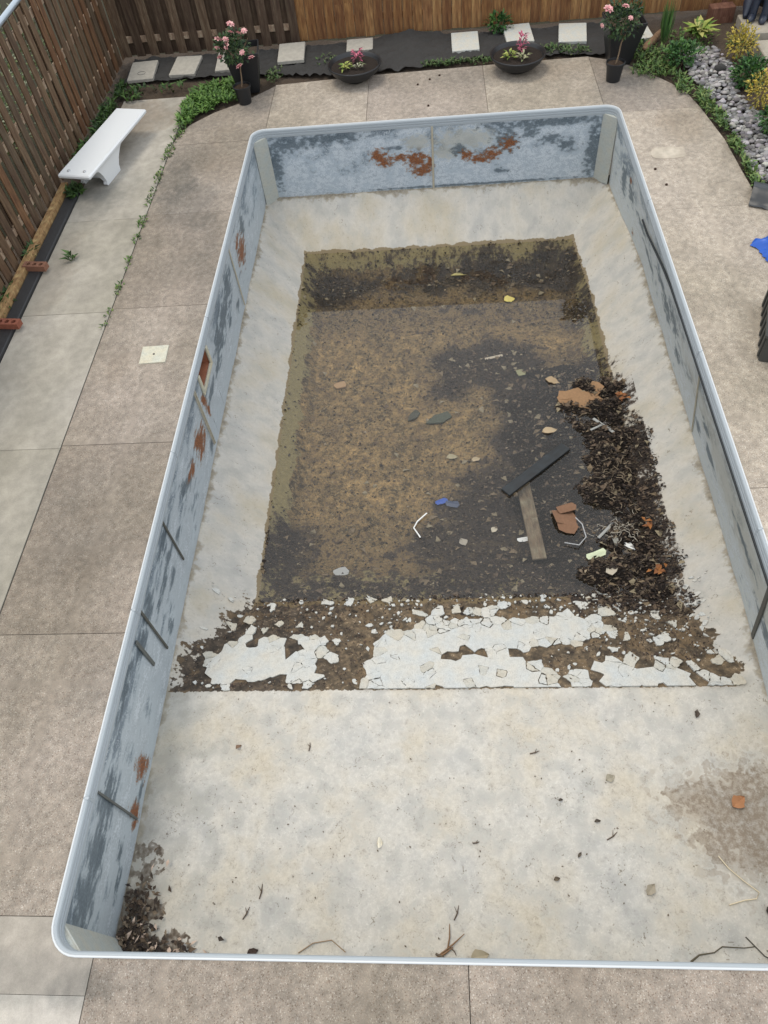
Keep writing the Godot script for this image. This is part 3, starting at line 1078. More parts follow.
# cells of cracked paint that still cling to the slope
func paint_flakes() -> void:
	var sp := 0.066
	var pts := {}
	var nxc := 74
	var nzc := 18
	for j in range(-1, nzc + 1):
		for i in range(-1, nxc + 1):
			if rng.randf() < 0.30 + 0.38 * (fine.get_noise_2d(i * 9.0, j * 9.0) + 0.4):
				continue
			pts[Vector2i(i, j)] = Vector2(-2.42 + (i + rng.randf_range(0.0, 1.0)) * sp, -2.03 - (j + rng.randf_range(0.0, 1.0)) * sp)
	var flakes := []
	var sheet := MB.new()
	for key in pts:
		var c: Vector2 = pts[key]
		var wob := c + Vector2(fine.get_noise_2d(c.x * 25.0, c.y * 25.0 + 70.0), fine.get_noise_2d(c.x * 40.0, c.y * 40.0)) * 0.10
		if not in_polys(paint_polys, wob.x, wob.y):
			if rng.randf() > 0.07 or not Geometry2D.is_point_in_polygon(c, dirt):
				continue
		elif fine.get_noise_2d(c.x * 70.0 + 300.0, c.y * 70.0) > 0.30 and not Geometry2D.is_point_in_polygon(wob, paint_polys[1]):
			continue
		if Vector2((c.x - 0.13) / 0.19, (c.y + 2.45) / 0.06).length() < 1.0 or Vector2((c.x - 0.72) / 0.22, (c.y + 2.43) / 0.07).length() < 1.0:
			continue
		var deep_in := true
		for o in [Vector2(0.13, 0), Vector2(-0.13, 0), Vector2(0, 0.12), Vector2(0, -0.09)]:
			if o.y > 0.0 and wob.y > -2.25:
				continue
			var home := 1
			if c.x < -0.85:
				home = 0
			elif c.x > 0.98 and c.y > -2.36:
				home = 2
			if not Geometry2D.is_point_in_polygon(wob + o * (1.0 if home == 1 else 0.5), paint_polys[home]):
				deep_in = false
		if rng.randf() < 0.16:
			deep_in = false
		var poly := PackedVector2Array([c + Vector2(-0.2, -0.2), c + Vector2(0.2, -0.2), c + Vector2(0.2, 0.2), c + Vector2(-0.2, 0.2)])
		for dj in range(-3, 4):
			for di in range(-3, 4):
				var k: Vector2i = key + Vector2i(di, dj)
				if k == key or not pts.has(k):
					continue
				var o: Vector2 = pts[k]
				poly = clip_half(poly, (c + o) * 0.5, (o - c).normalized())
		# the edge of the slab at the shallow end
		poly = clip_half(poly, Vector2(0, -2.037), Vector2(0, 1))
		poly = clip_half(poly, Vector2(2.40, 0), Vector2(1, 0))
		poly = clip_half(poly, Vector2(-2.36, 0), Vector2(-1, 0))
		if poly.size() < 3:
			continue
		flakes.append([c, poly, deep_in])
	var singles := 0
	var small := MB.new()
	for fk in flakes:
		var c: Vector2 = fk[0]
		var poly: PackedVector2Array = fk[1]
		if fk[2]:
			flake(sheet, poly, c, 0.0, 0.012, 0.0)
			continue
		var shrink := rng.randf_range(0.0002, 0.0011) if rng.randf() < 0.8 else rng.randf_range(0.002, 0.010)
		var off := Geometry2D.offset_polygon(ragged(poly), -shrink)
		if off.is_empty() or off[0].size() < 3:
			continue
		if area(off[0]) > 0.0024 and singles < 295:
			var mb := MB.new()
			flake(mb, off[0], c, rng.randf_range(0.0, 0.004), rng.randf_range(0.006, 0.011), rng.randf_range(-0.07, 0.07))
			part("paint_flake", mb.mesh(), [M.paint, M.paint_b, M.paint, M.paint_c][rng.randi() % 4], pool)
			singles += 1
		else:
			flake(small, off[0], c, 0.0, 0.01, 0.0)
	part("paint_sheet", sheet.mesh(), M.paint, pool)
	# loose chips in the dirt
	for k in 800:
		var c := Vector2(rng.randf_range(-2.3, 2.4), rng.randf_range(-3.25, -2.05))
		if k > 480:
			c = Vector2(rng.randf_range(-0.6, 2.35), rng.randf_range(-3.2, -2.6))
		if in_polys(paint_polys, c.x, c.y) or basin(c.x, c.y) < WATER_Y - 0.02:
			continue
		var r := 0.005 + 0.028 * pow(rng.randf(), 2.2)
		var po := PackedVector2Array()
		var a0 := rng.randf() * TAU
		var ne := rng.randi_range(4, 7)
		var sq := rng.randf_range(0.45, 1.0)
		for e in ne:
			var w := Vector2(cos(e * TAU / ne), sin(e * TAU / ne) * sq) * r * rng.randf_range(0.55, 1.35)
			po.append(c + w.rotated(a0))
		flake(small, po, c, rng.randf_range(0.0, 0.008), 0.006, rng.randf_range(-0.3, 0.3))
	var st := part("paint_chips", small.mesh(), M.paint, pool)
	st.set_meta("kind", "stuff")


func area(po: PackedVector2Array) -> float:
	var s := 0.0
	for k in po.size():
		s += po[k].cross(po[(k + 1) % po.size()])
	return absf(s) * 0.5


func ragged(po: PackedVector2Array) -> PackedVector2Array:
	var o := PackedVector2Array()
	for k in po.size():
		var a := po[k]
		var b := po[(k + 1) % po.size()]
		o.append(a)
		var l := a.distance_to(b)
		var n := clampi(int(l / 0.02), 0, 5)
		for q in n:
			var nn := (b - a).orthogonal() / l
			o.append(a.lerp(b, (q + rng.randf_range(0.75, 1.25)) / (n + 1.0)) + nn * rng.randf_range(-0.006, 0.006))
	return o


func clip_half(po: PackedVector2Array, at: Vector2, n: Vector2) -> PackedVector2Array:
	var o := PackedVector2Array()
	var k := po.size()
	for i in k:
		var a := po[i]
		var b := po[(i + 1) % k]
		var da := (a - at).dot(n)
		var db := (b - at).dot(n)
		if da <= 0.0:
			o.append(a)
		if (da < 0.0 and db > 0.0) or (da > 0.0 and db < 0.0):
			o.append(a.lerp(b, da / (da - db)))
	return o


func flake(mb: MB, po: PackedVector2Array, c: Vector2, lift: float, thick: float, tilt: float) -> void:
	var pl := po
	if not Geometry2D.is_polygon_clockwise(pl):
		pl.reverse()
	var tri := Geometry2D.triangulate_polygon(pl)
	if tri.is_empty():
		return
	var ids := []
	for w in pl:
		var y := basin(w.x, w.y) + 0.004 + lift + thick + (w - c).dot(Vector2(0.8, 0.6)) * tilt
		if tilt != 0.0:
			y += rng.randf_range(-0.002, 0.006)
		ids.append(mb.p(Vector3(w.x, y, w.y), w))
	for i in range(0, tri.size(), 3):
		var a := mb.v[ids[tri[i]]]
		if (mb.v[ids[tri[i + 1]]] - a).cross(mb.v[ids[tri[i + 2]]] - a).y > 0:
			mb.t(ids[tri[i]], ids[tri[i + 1]], ids[tri[i + 2]])
		else:
			mb.t(ids[tri[i]], ids[tri[i + 2]], ids[tri[i + 1]])
	var n := pl.size()
	for k in n:
		var a := mb.v[ids[k]]
		var b := mb.v[ids[(k + 1) % n]]
		var dn := Vector3(0, thick + 0.02 + lift, 0)
		mb.q(mb.p(a), mb.p(b), mb.p(b - dn), mb.p(a - dn))


# ------------------------------------------------------------------ deck
func slab(poly: Array, m: Material, parent: Node3D, called := "slab", gap := 0.0020) -> void:
	var po := PackedVector2Array(poly)
	var ins := Geometry2D.offset_polygon(po, -gap)
	if ins.size() == 1:
		po = ins[0]
	var mb := MB.new()
	mb.prism(po, -0.12, rng.randf_range(-0.002, 0.001), 0.003 if po.size() == 4 and gap > 0.0015 else 0.0)
	part(called, mb.mesh(false, DECK_RECT), m, parent)


func deck_mat(tex: Texture2D, tint: Color, per: float, h: Texture2D, cm: float) -> StandardMaterial3D:
	var m := tri_mat(tint, 0.9, tex, per, h, cm)
	m.detail_enabled = true
	m.detail_blend_mode = BaseMaterial3D.BLEND_MODE_MUL
	m.detail_uv_layer = BaseMaterial3D.DETAIL_UV_2
	m.detail_albedo = M.stain
	return m


func build_deck() -> void:
	var patio := Node3D.new()
	patio.name = "patio"
	patio.set_meta("kind", "structure")
	add_child(patio)
	var tones := [c8(232, 230, 228), c8(248, 247, 243), c8(222, 219, 216), c8(255, 254, 250)]
	var am := []
	for t in tones:
		am.append(deck_mat(M.aggr, t, 0.85, M.aggr_h, 0.18))
	var i := POOL_X - 0.022
	var zf := -POOL_L + 0.022
	var zn := -0.022
	var lz := [-9.36, -7.72, -5.97, -4.03, -2.11, -0.21]
	for k in 5:
		slab([Vector2(-3.5, lz[k]), Vector2(-i, lz[k]), Vector2(-i, lz[k + 1]), Vector2(-3.5, lz[k + 1])], am[[0, 2, 0, 2, 0][k]], patio)
	slab([Vector2(-3.5, -0.21), Vector2(-i, -0.21), Vector2(-i, zn - 0.09), Vector2(-i + 0.09, zn), Vector2(-2.14, zn), Vector2(-2.14, 0.187), Vector2(-3.5, 0.187)], deck_mat(M.trowel, c8(238, 235, 232), 0.7, M.fine_h, 0.1), patio, "slab", 0.0012)
	slab([Vector2(-3.5, 0.187), Vector2(-2.14, 0.187), Vector2(-2.14, 2.2), Vector2(-3.5, 2.2)], deck_mat(M.trowel, c8(255, 255, 255), 0.7, M.fine_h, 0.1), patio, "slab", 0.0012)
	slab([Vector2(-2.14, zn), Vector2(0.055, zn), Vector2(0.055, 2.2), Vector2(-2.14, 2.2)], am[2], patio)
	slab([Vector2(0.055, zn), Vector2(i - 0.09, zn), Vector2(i - 0.003, zn - 0.087), Vector2(i - 0.003, 2.2), Vector2(0.055, 2.2)], am[2], patio)
	# far corners are cut in a curve
	slab([Vector2(-i, -9.36), Vector2(-i, zf + 0.09), Vector2(-i + 0.09, zf), Vector2(-2.25, zf), Vector2(-2.25, -10.86), Vector2(-2.5, -10.62), Vector2(-2.71, -10.42), Vector2(-3.04, -10.21), Vector2(-3.35, -9.89), Vector2(-3.46, -9.6), Vector2(-3.5, -9.36)], am[0], patio)
	slab([Vector2(-2.25, zf), Vector2(-0.88, zf), Vector2(-0.88, -10.98), Vector2(-2.25, -10.9)], am[1], patio)
	slab([Vector2(-0.88, zf), Vector2(0.75, zf), Vector2(0.75, -11.02), Vector2(-0.88, -10.98)], am[0], patio)
	slab([Vector2(0.75, zf), Vector2(2.25, zf), Vector2(2.25, -11.05), Vector2(0.75, -11.02)], am[1], patio)
	slab([Vector2(2.25, zf), Vector2(i - 0.09, zf), Vector2(i, zf + 0.09), Vector2(i, -9.41), Vector2(3.42, -9.41), Vector2(3.34, -9.8), Vector2(3.2, -10.08), Vector2(2.95, -10.45), Vector2(2.6, -10.85), Vector2(2.25, -11.03)], am[0], patio)
	slab([Vector2(i, -9.41), Vector2(i, -7.2), Vector2(3.58, -7.2), Vector2(3.55, -7.9), Vector2(3.53, -8.57), Vector2(3.42, -9.41)], am[1], patio)
	slab([Vector2(i, -7.2), Vector2(i, -3.3), Vector2(5.4, -3.3), Vector2(5.4, -6.9), Vector2(4.2, -6.9), Vector2(3.58, -7.2)], am[3], patio)
	slab([Vector2(i + 0.003, -3.3), Vector2(i + 0.003, 2.2), Vector2(5.4, 2.2), Vector2(5.4, -3.3)], am[3], patio)

	var cp := MB.new()
	var pc := PackedVector2Array()
	for k in 22:
		var an := TAU * k / 22.0
		var sx := signf(cos(an)) * pow(absf(cos(an)), 0.5)
		var sz := signf(sin(an)) * pow(absf(sin(an)), 0.5)
		pc.append(Vector2(2.82 + sx * 0.20 * rng.randf_range(0.92, 1.06), -8.36 + sz * 0.13 * rng.randf_range(0.92, 1.06)))
	cp.prism(pc, -0.01, 0.004, 0.002)
	part("cement_patch", cp.mesh(false, DECK_RECT), deck_mat(M.trowel, c8(255, 248, 238), 0.7, M.fine_h, 0.08), patio)
	var walk := Node3D.new()
	walk.name = "side_walk"
	walk.set_meta("kind", "structure")
	add_child(walk)
	var wm := [deck_mat(M.trowel, c8(248, 248, 246), 0.55, M.fine_h, 0.08), deck_mat(M.trowel, c8(240, 240, 236), 0.55, M.fine_h, 0.08)]
	var wz := [-10.75, -7.68, -5.93, -4.0, -2.05, 2.2]
	for k in 5:
		slab([Vector2(-4.5, wz[k]), Vector2(-3.508, wz[k]), Vector2(-3.508, wz[k + 1]), Vector2(-4.5, wz[k + 1])], wm[k % 2], walk)

	# soil of the beds, a low uneven sheet that also runs on under the slabs
	var sm := MB.new()
	var gn := noise(1.2, 91, 4)
	var rows := []
	for j in 136:
		var z := -12.35 + j * 0.11
		var row := []
		for k in 106:
			var x := -5.05 + k * 0.11
			var y := -0.035 + gn.get_noise_2d(x * 2.0, z * 2.0) * 0.035
			if x > 3.6 and z < -7.2:
				y += 0.05 * sstep(3.6, 4.4, x)
			elif x > -4.45 and x < 5.5 and z > -10.7:
				y = minf(y, -0.045)
			row.append(sm.p(Vector3(x, y, z), Vector2(x, z)))
		rows.append(row)
	for j in 135:
		for k in 105:
			var w: Vector3 = sm.v[rows[j][k]]
			if w.x > -2.55 and w.x < 2.40 and w.z > -9.65 and w.z < -0.04:
				continue
			sm.q(rows[j][k], rows[j + 1][k], rows[j + 1][k + 1], rows[j][k + 1])
	var soil := part("soil", sm.mesh(true), tri_mat(Color.WHITE, 1.0, M.soil, 1.6, M.soil_h, 1.2), self)
	soil.set_meta("kind", "structure")
	# ground all round, out to the horizon, open where the pool is
	var gm := MB.new()
	var far := 150.0
	var a := [Vector3(-far, 0, -far), Vector3(far, 0, -far), Vector3(far, 0, far), Vector3(-far, 0, far)]
	var b := [Vector3(-2.5, 0, -9.66), Vector3(2.5, 0, -9.66), Vector3(2.5, 0, 0.03), Vector3(-2.5, 0, 0.03)]
	for k in 4:
		gm.quad(a[(k + 1) % 4], a[k], b[k], b[(k + 1) % 4])
	var gr := part("ground", gm.mesh(), tri_mat(c8(150, 168, 110), 1.0, M.soil, 0.7), self, Vector3(0, -0.10, 0))
	gr.set_meta("kind", "structure")


func build_water() -> void:
	var mb := MB.new()
	var po := PackedVector2Array([Vector2(-2.1, -9.15), Vector2(2.2, -9.15), Vector2(2.2, -2.9), Vector2(-2.1, -2.9)])
	var ids := []
	for w in po:
		ids.append(mb.p(Vector3(w.x, WATER_Y, w.y), w))
	mb.q(ids[0], ids[3], ids[2], ids[1])
	var m := StandardMaterial3D.new()
	m.transparency = BaseMaterial3D.TRANSPARENCY_ALPHA
	m.albedo_color = Color(0.32, 0.28, 0.13, 0.06)
	m.roughness = 0.0
	m.metallic_specular = 0.43
	var o := part("water", mb.mesh(), m, self)
	o.set_meta("kind", "structure")


# ------------------------------------------------------------------ litter in the deep end
func build_litter() -> void:
	# the heap itself
	var mb := MB.new()
	var rows := []
	var nx := 60
	var nz := 140
	for j in nz + 1:
		var z := -9.3 + 6.7 * j / nz
		var row := []
		for i in nx + 1:
			var x := 0.3 + 2.1 * i / nx
			row.append(mb.p(Vector3(x, mound(x, z), z), Vector2(x, z)))
		rows.append(row)
	for j in nz:
		for i in nx:
			var c: Vector3 = (mb.v[rows[j][i]] + mb.v[rows[j + 1][i + 1]]) * 0.5
			if c.y > basin(c.x, c.z) - 0.03:
				mb.q(rows[j][i], rows[j + 1][i], rows[j + 1][i + 1], rows[j][i + 1])
	M.mulch = tri_mat(c8(116, 106, 98), 1.0, M.soil, 2.4, M.soil_h, 2.5)
	var heap := part("leaf_litter", mb.mesh(true), M.mulch, self)
	heap.set_meta("kind", "stuff")
	heap.set_meta("label", "dark heap of rotting leaf litter against the far side bank of the pool")
	heap.set_meta("category", "litter")
	# leaf scraps, one curled piece of leaf copied many times
	var lf := MB.new()
	lf.leaf(Vector3(-0.5, 0, 0), Vector3.RIGHT, Vector3.UP, 1.0, 0.55, 0.25)
	var lm := lf.mesh()
	var xf := []
	var cols := []
	var dry := [lin(74, 60, 48), lin(58, 48, 42), lin(92, 76, 60), lin(44, 37, 33), lin(120, 104, 86), lin(66, 54, 46)]
	var tries := 0
	while xf.size() < 42000 and tries < 260000:
		tries += 1
		var x := rng.randf_range(-2.0, 2.32)
		var z := rng.randf_range(-9.0, -2.75)
		var in_dry := Geometry2D.is_point_in_polygon(Vector2(x + fine.get_noise_2d(x * 60.0, z * 60.0) * 0.08, z), dry_poly)
		if not in_dry and x > 0.9 and z > -6.9 and mound(x, z) > maxf(WATER_Y - 0.02, basin(x, z)):
			in_dry = true
		if not in_dry:
			if x > 2.15 or rng.randf() > 0.6:
				continue
			var mu := mulch_at(x, z)
			if rng.randf() > 0.10 + mu * mu:
				continue
			if z < -3.05 and basin(x, z) > WATER_Y + 0.01:
				continue
			if basin(x, z) > -1.45 and mu < 0.5:
				continue
		var y := maxf(basin(x, z), mound(x, z)) + rng.randf_range(0.002, 0.03 if in_dry else 0.018)
		var bs := Basis.from_euler(Vector3(rng.randf_range(-0.5, 0.5), rng.randf() * TAU, rng.randf_range(-0.5, 0.5)))
		var s := (0.010 + 0.06 * pow(rng.randf(), 2.0)) * (1.0 if in_dry else 0.9)
		var thin := rng.randf_range(0.12, 1.0)
		var col: Color = dry[rng.randi() % dry.size()] * rng.randf_range(0.4, 1.0)
		var pick := rng.randf()
		if pick < 0.035:
			col = lin(150, 134, 110) * rng.randf_range(0.5, 1.0)
		elif pick < 0.045:
			s = rng.randf_range(0.07, 0.13)
			thin = rng.randf_range(0.5, 1.1)
			col = [lin(120, 104, 82), lin(140, 128, 104), lin(98, 82, 66)][rng.randi() % 3]
		xf.append(Transform3D(bs.scaled(Vector3(s, s, s * thin)), Vector3(x, y, z)))
		cols.append(col * (0.95 if in_dry else 0.8))
	var mm := MultiMesh.new()
	mm.transform_format = MultiMesh.TRANSFORM_3D
	mm.use_colors = true
	mm.mesh = lm
	mm.instance_count = xf.size()
	for k in xf.size():
		mm.set_instance_transform(k, xf[k])
		mm.set_instance_color(k, cols[k])
	var mi := MultiMeshInstance3D.new()
	mi.name = "leaf_scraps"
	mi.multimesh = mm
	M.vert = mat(Color.WHITE, 0.9)
	M.vert.vertex_color_use_as_albedo = true
	mi.material_override = M.vert
	mi.set_meta("kind", "stuff")
	mi.set_meta("label", "thousands of dark brown leaf scraps over the deep end floor")
	mi.set_meta("category", "leaves")
	add_child(mi)
	# rotting leaves in the near corner of the shallow end, and along the torn slope
	var lb := MB.new()
	for k in 520:
		var x := -2.38 + absf(rng.randfn(0.0, 0.11))
		var z := -0.08 - absf(rng.randfn(0.0, 0.22))
		if k % 3 == 0:
			x = -2.36 + absf(rng.randfn(0.0, 0.26))
			z = -0.08 - absf(rng.randfn(0.0, 0.05))
		lb.col = dry[rng.randi() % dry.size()] if rng.randf() < 0.9 else lin(190, 168, 150)
		var an := rng.randf() * TAU
		lb.leaf(Vector3(x, -0.965 + rng.randf() * 0.05, z), Vector3(cos(an), rng.randf_range(-0.2, 0.3), sin(an)).normalized(), Vector3(rng.randf_range(-0.4, 0.4), 1, rng.randf_range(-0.4, 0.4)).normalized(), rng.randf_range(0.02, 0.07), rng.randf_range(0.01, 0.035))
	var cl := part("corner_leaves", lb.mesh(), M.vert, self)
	cl.set_meta("kind", "stuff")
	cl.set_meta("label", "brown dead leaves gathered in the near corner of the shallow end")
	cl.set_meta("category", "leaves")
	var sb := MB.new()
	for k in 7600:
		var x := rng.randf_range(-2.36, 2.45)
		var z := rng.randf_range(-3.25, -2.04)
		if in_polys(paint_polys, x, z):
			continue
		if x > -1.0 and x < 1.5 and rng.randf() < 0.5:
			continue
		if basin(x, z) > -0.985 or basin(x, z) < -1.56 or not Geometry2D.is_point_in_polygon(Vector2(x, z), dirt):
			continue
		if (x < -2.36 - (z + 2.2) * -0.35 and z < -2.5) or x > right_foot(z) - 0.12 + (z + 2.0) * 0.25:
			continue
		sb.col = dry[rng.randi() % dry.size()] * rng.randf_range(0.8, 1.3)
		var an := rng.randf() * TAU
		sb.leaf(Vector3(x, basin(x, z) + 0.004 + rng.randf() * 0.012, z), Vector3(cos(an), rng.randf_range(-0.2, 0.2), sin(an)).normalized(), Vector3(rng.randf_range(-0.3, 0.3), 1, rng.randf_range(-0.3, 0.3)).normalized(), 0.008 + 0.034 * pow(rng.randf(), 2.0), rng.randf_range(0.005, 0.018))
	var sl := part("slope_litter", sb.mesh(), M.vert, self)
	sl.set_meta("kind", "stuff")
	sl.set_meta("label", "crumbled leaves and dirt on the peeled slope to the deep end")
	sl.set_meta("category", "litter")


func top_y(x: float, z: float) -> float:
	return maxf(basin(x, z), mound(x, z))


func plate(outline: Array, thick: float, curl: float) -> ArrayMesh:
	var mb := MB.new()
	var po := PackedVector2Array(outline)
	mb.prism(po, 0.0, thick, 0.0)
	for k in mb.v.size():
		var w := mb.v[k]
		w.y += curl * (w.x * w.x - w.z * w.z * 0.6) + sin(w.x * 40.0 + w.z * 23.0) * 0.003
		mb.v[k] = w
	return mb.mesh()


func build_debris() -> void:
	# planks
	var mb := MB.new()
	mb.cbox(Vector3.ZERO, Vector3(0.13, 0.95, 0.03), 0.006, Basis(Vector3.RIGHT, -PI / 2))
	var o := solo("plank", mb.mesh(), mat(c8(44, 52, 58), 0.55, M.grain), "short black plank lying slantwise across the wet litter", "plank", Vector3(1.03, -1.512, -4.78))
	o.rotation = Vector3(0.0, -0.86, 0.02)
	mb = MB.new()
	mb.cbox(Vector3.ZERO, Vector3(0.15, 1.0, 0.03), 0.006, Basis(Vector3.RIGHT, -PI / 2))
	o = solo("plank", mb.mesh(), mat(c8(150, 136, 112), 0.8, M.grain), "pale waterlogged plank sunk beside the black plank", "plank", Vector3(0.93, -1.66, -4.22))
	o.rotation = Vector3(0.06, 0.10, 0.0)
	# cardboard
	M.card = tri_mat(c8(196, 160, 126), 0.95, M.trowel, 2.0)
	var c1 := thing("cardboard", "torn brown cardboard heap at the edge of the dry litter", "cardboard", Vector3(1.66, top_y(1.66, -5.82) + 0.03, -5.82))
	for e in [[-0.12, 0.0, 0.3, 0.22, 0.4, 0.01], [0.02, 0.05, 0.26, 0.24, -0.3, 0.035], [0.16, -0.1, 0.2, 0.16, 0.9, 0.05], [0.18, 0.08, 0.22, 0.14, -0.8, 0.03], [-0.2, -0.05, 0.16, 0.12, 1.4, 0.02]]:
		var cc := part("sheet", plate(scrap(e[2], e[3]), 0.004, 0.6), M.card, c1, Vector3(e[0], e[5], e[1]))
		cc.rotation = Vector3(rng.randf_range(-0.15, 0.15), e[4], rng.randf_range(-0.2, 0.2))
	var c2 := thing("cardboard", "crumpled square of reddish brown cardboard near the sunken plank", "cardboard", Vector3(1.27, -1.54, -4.12))
	for e in [[0.0, 0.0, 0.24, 0.20, 0.1, 0.03], [0.0, 0.12, 0.2, 0.14, -0.2, 0.04], [0.02, -0.1, 0.2, 0.1, 0.3, 0.05]]:
		var cc := part("sheet", plate(scrap(e[2], e[3]), 0.004, 0.8), tri_mat(c8(168, 132, 110), 0.95, M.trowel, 2.0), c2, Vector3(e[0], e[5], e[1]))
		cc.rotation = Vector3(rng.randf_range(-0.2, 0.2), e[4], rng.randf_range(-0.2, 0.2))
	# scraps: [x, z, long, wide, turn, colour, name, label, category]
	var white := mat(c8(222, 222, 218), 0.6)
	var grey := mat(c8(150, 150, 146), 0.7)
	var rows := [
		[1.83, -5.33, 0.30, 0.035, -0.85, grey, "slat", "thin grey slat on dry litter below the cardboard heap", "slat"],
		[1.74, -5.28, 0.16, 0.025, 0.5, grey, "slat", "short grey slat crossing a longer one on dry litter", "slat"],
		[0.86, -4.06, 0.13, 0.05, 0.12, white, "plastic_scrap", "small white plastic scrap lying over the sunken plank", "scrap"],
		[1.88, -3.76, 0.15, 0.07, -0.5, white, "plastic_scrap", "bright white plastic scrap on dry litter by the bank", "scrap"],
		[1.52, -3.66, 0.20, 0.08, 0.35, mat(c8(196, 204, 172), 0.6), "plastic_scrap", "pale green wrapper scrap at the waterline", "wrapper"],
		[1.66, -3.95, 0.26, 0.03, 0.8, grey, "slat", "dark grey splinter slanting towards the white scraps", "slat"],
		[1.72, -3.8, 0.05, 0.16, 0.1, mat(c8(128, 126, 118), 0.7), "board_offcut", "upright grey offcut beside the bright white scrap", "offcut"],
		[1.62, -3.42, 0.12, 0.08, 0.9, mat(c8(176, 166, 148), 0.8), "paper_scrap", "beige paper scrap near the foot of the slope", "paper"],
		[-0.02, -4.60, 0.12, 0.07, 0.4, mat(c8(38, 74, 150), 0.5), "plastic_scrap", "small blue plastic scrap in the middle of the pool floor", "scrap"],
		[0.10, -4.56, 0.14, 0.09, -0.2, mat(c8(52, 62, 84), 0.5), "plastic_scrap", "dull navy scrap just beside the blue plastic scrap", "scrap"],
		[-0.34, -5.93, 0.20, 0.12, 0.6, mat(c8(62, 62, 52), 0.9), "flat_stone", "smaller dark slate piece sunk on the tan silt", "stone"],
		[-0.03, -5.87, 0.34, 0.17, 0.2, mat(c8(66, 70, 58), 0.9), "flat_stone", "larger dark slate piece sunk on the tan silt", "stone"],
		[1.01, -8.08, 0.16, 0.15, 0.3, mat(c8(206, 190, 110), 0.7), "leaf", "yellow leaf floating near the dark far end", "leaf"],
		[0.36, -8.68, 0.30, 0.06, 0.1, mat(c8(176, 164, 104), 0.7), "leaf", "long yellowish leaf at the far bank", "leaf"],
		[0.40, -5.2, 0.12, 0.07, 0.5, mat(c8(168, 150, 120), 0.8), "leaf", "tan leaf alone between slate and black plank", "leaf"],
		[1.05, -6.62, 0.16, 0.13, 1.0, mat(c8(134, 132, 98), 0.8), "leaf", "grey green leaf in the upper dark litter", "leaf"],
		[0.72, -6.93, 0.24, 0.04, 0.25, mat(c8(170, 158, 138), 0.8), "stick", "pale stick in the upper dark litter", "stick"],
		[1.36, -6.15, 0.18, 0.10, -0.4, mat(c8(160, 138, 108), 0.8), "leaf", "tan leaf above the cardboard heap", "leaf"],
		[0.55, -4.2, 0.10, 0.07, 0.9, mat(c8(182, 172, 152), 0.8), "leaf", "pale leaf left of the white plastic scrap", "leaf"],
		[0.20, -4.05, 0.12, 0.09, 2.0, mat(c8(150, 142, 128), 0.8), "leaf", "greyish leaf right of the bent white tube", "leaf"],
		[0.12, -5.25, 0.14, 0.08, 0.2, mat(c8(150, 140, 112), 0.8), "leaf", "dull leaf below the larger slate piece", "leaf"],
		[-1.28, -6.52, 0.15, 0.10, 0.3, mat(c8(150, 122, 90), 0.9), "plaque", "pale dotted block sunk in the tan silt", "block"],
		[1.24, -5.35, 0.18, 0.09, 0.2, mat(c8(170, 150, 120), 0.8), "leaf", "tan leaf below the cardboard heap", "leaf"],
		[-1.1, -3.65, 0.14, 0.10, 0.2, mat(c8(150, 150, 146), 0.8), "paper_scrap", "square grey paper scrap by the dark corner litter", "paper"]]
	for e in rows:
		var y := top_y(e[0], e[1])
		y = maxf(y + 0.012, WATER_Y + 0.003) if e[6] in ["plastic_scrap", "leaf", "paper_scrap"] and y > WATER_Y - 0.25 and e[0] > 0.6 else y + 0.012
		if e[6] == "slat" or e[6] == "board_offcut":
			y += 0.02
		var m: ArrayMesh
		if e[6] == "leaf":
			m = leaf_plate(e[2], e[3])
		elif e[6] in ["slat", "stick"]:
			var b := MB.new()
			b.cbox(Vector3.ZERO, Vector3(e[2], 0.012, e[3]), 0.004)
			m = b.mesh()
		else:
			var ol := scrap(e[2], e[3])
			if e[6] == "flat_stone":
				ol = [Vector2(-0.5 * e[2], 0.3 * e[3]), Vector2(-0.1 * e[2], -0.35 * e[3]), Vector2(0.42 * e[2], -0.5 * e[3]), Vector2(0.5 * e[2], 0.1 * e[3]), Vector2(0.1 * e[2], 0.5 * e[3])]
			m = plate(ol, 0.02 if e[6] in ["flat_stone", "plaque"] else 0.005, 0.0 if e[6] in ["flat_stone", "plaque"] else 1.2)
		solo(e[6], m, e[5], e[7], e[8], Vector3(e[0], y, e[1]), e[4])
	# orange peel-like curls: three
	for e in [[2.07, -5.75, "orange fungus clump on the bank above the cardboard heap"], [2.07, -3.97, "small orange fungus clump halfway along the dry litter edge"], [2.07, -3.45, "wide orange fungus clump at the near end of the dry litter"]]:
		var b := MB.new()
		for k in 9:
			b.col = lin(150, 98, 54) if k % 2 else lin(130, 84, 50)
			var an := rng.randf() * TAU
			var at := Vector3(rng.randf_range(-0.07, 0.07), rng.randf_range(0.0, 0.03), rng.randf_range(-0.05, 0.05))
			b.leaf(at, Vector3(cos(an), 0.4, sin(an)).normalized(), Vector3.UP, rng.randf_range(0.06, 0.10), rng.randf_range(0.03, 0.06), 0.3)
		solo("fungus", b.mesh(), M.vert, e[2], "fungus", Vector3(e[0], top_y(e[0], e[1]) + 0.02, e[1]))
	# tangle of pale fibres and twigs on the dry litter
	var fb := MB.new()
	for k in 190:
		var c := Vector2(1.78 + rng.randfn() * 0.10, -3.92 + rng.randfn() * 0.09)
		if k > 60:
			c = Vector2(1.80 + rng.randfn() * 0.13, -4.62 + rng.randfn() * 0.2)
		if k > 120:
			c = Vector2(rng.randf_range(1.5, 2.1), rng.randf_range(-6.2, -3.1))
		var an := rng.randf() * TAU
		var l := rng.randf_range(0.03, 0.11)
		var p0 := Vector3(c.x, top_y(c.x, c.y) + 0.025, c.y)
		fb.col = lin(170, 162, 148) if k <= 60 else lin(132, 118, 98) * rng.randf_range(0.6, 1.3)
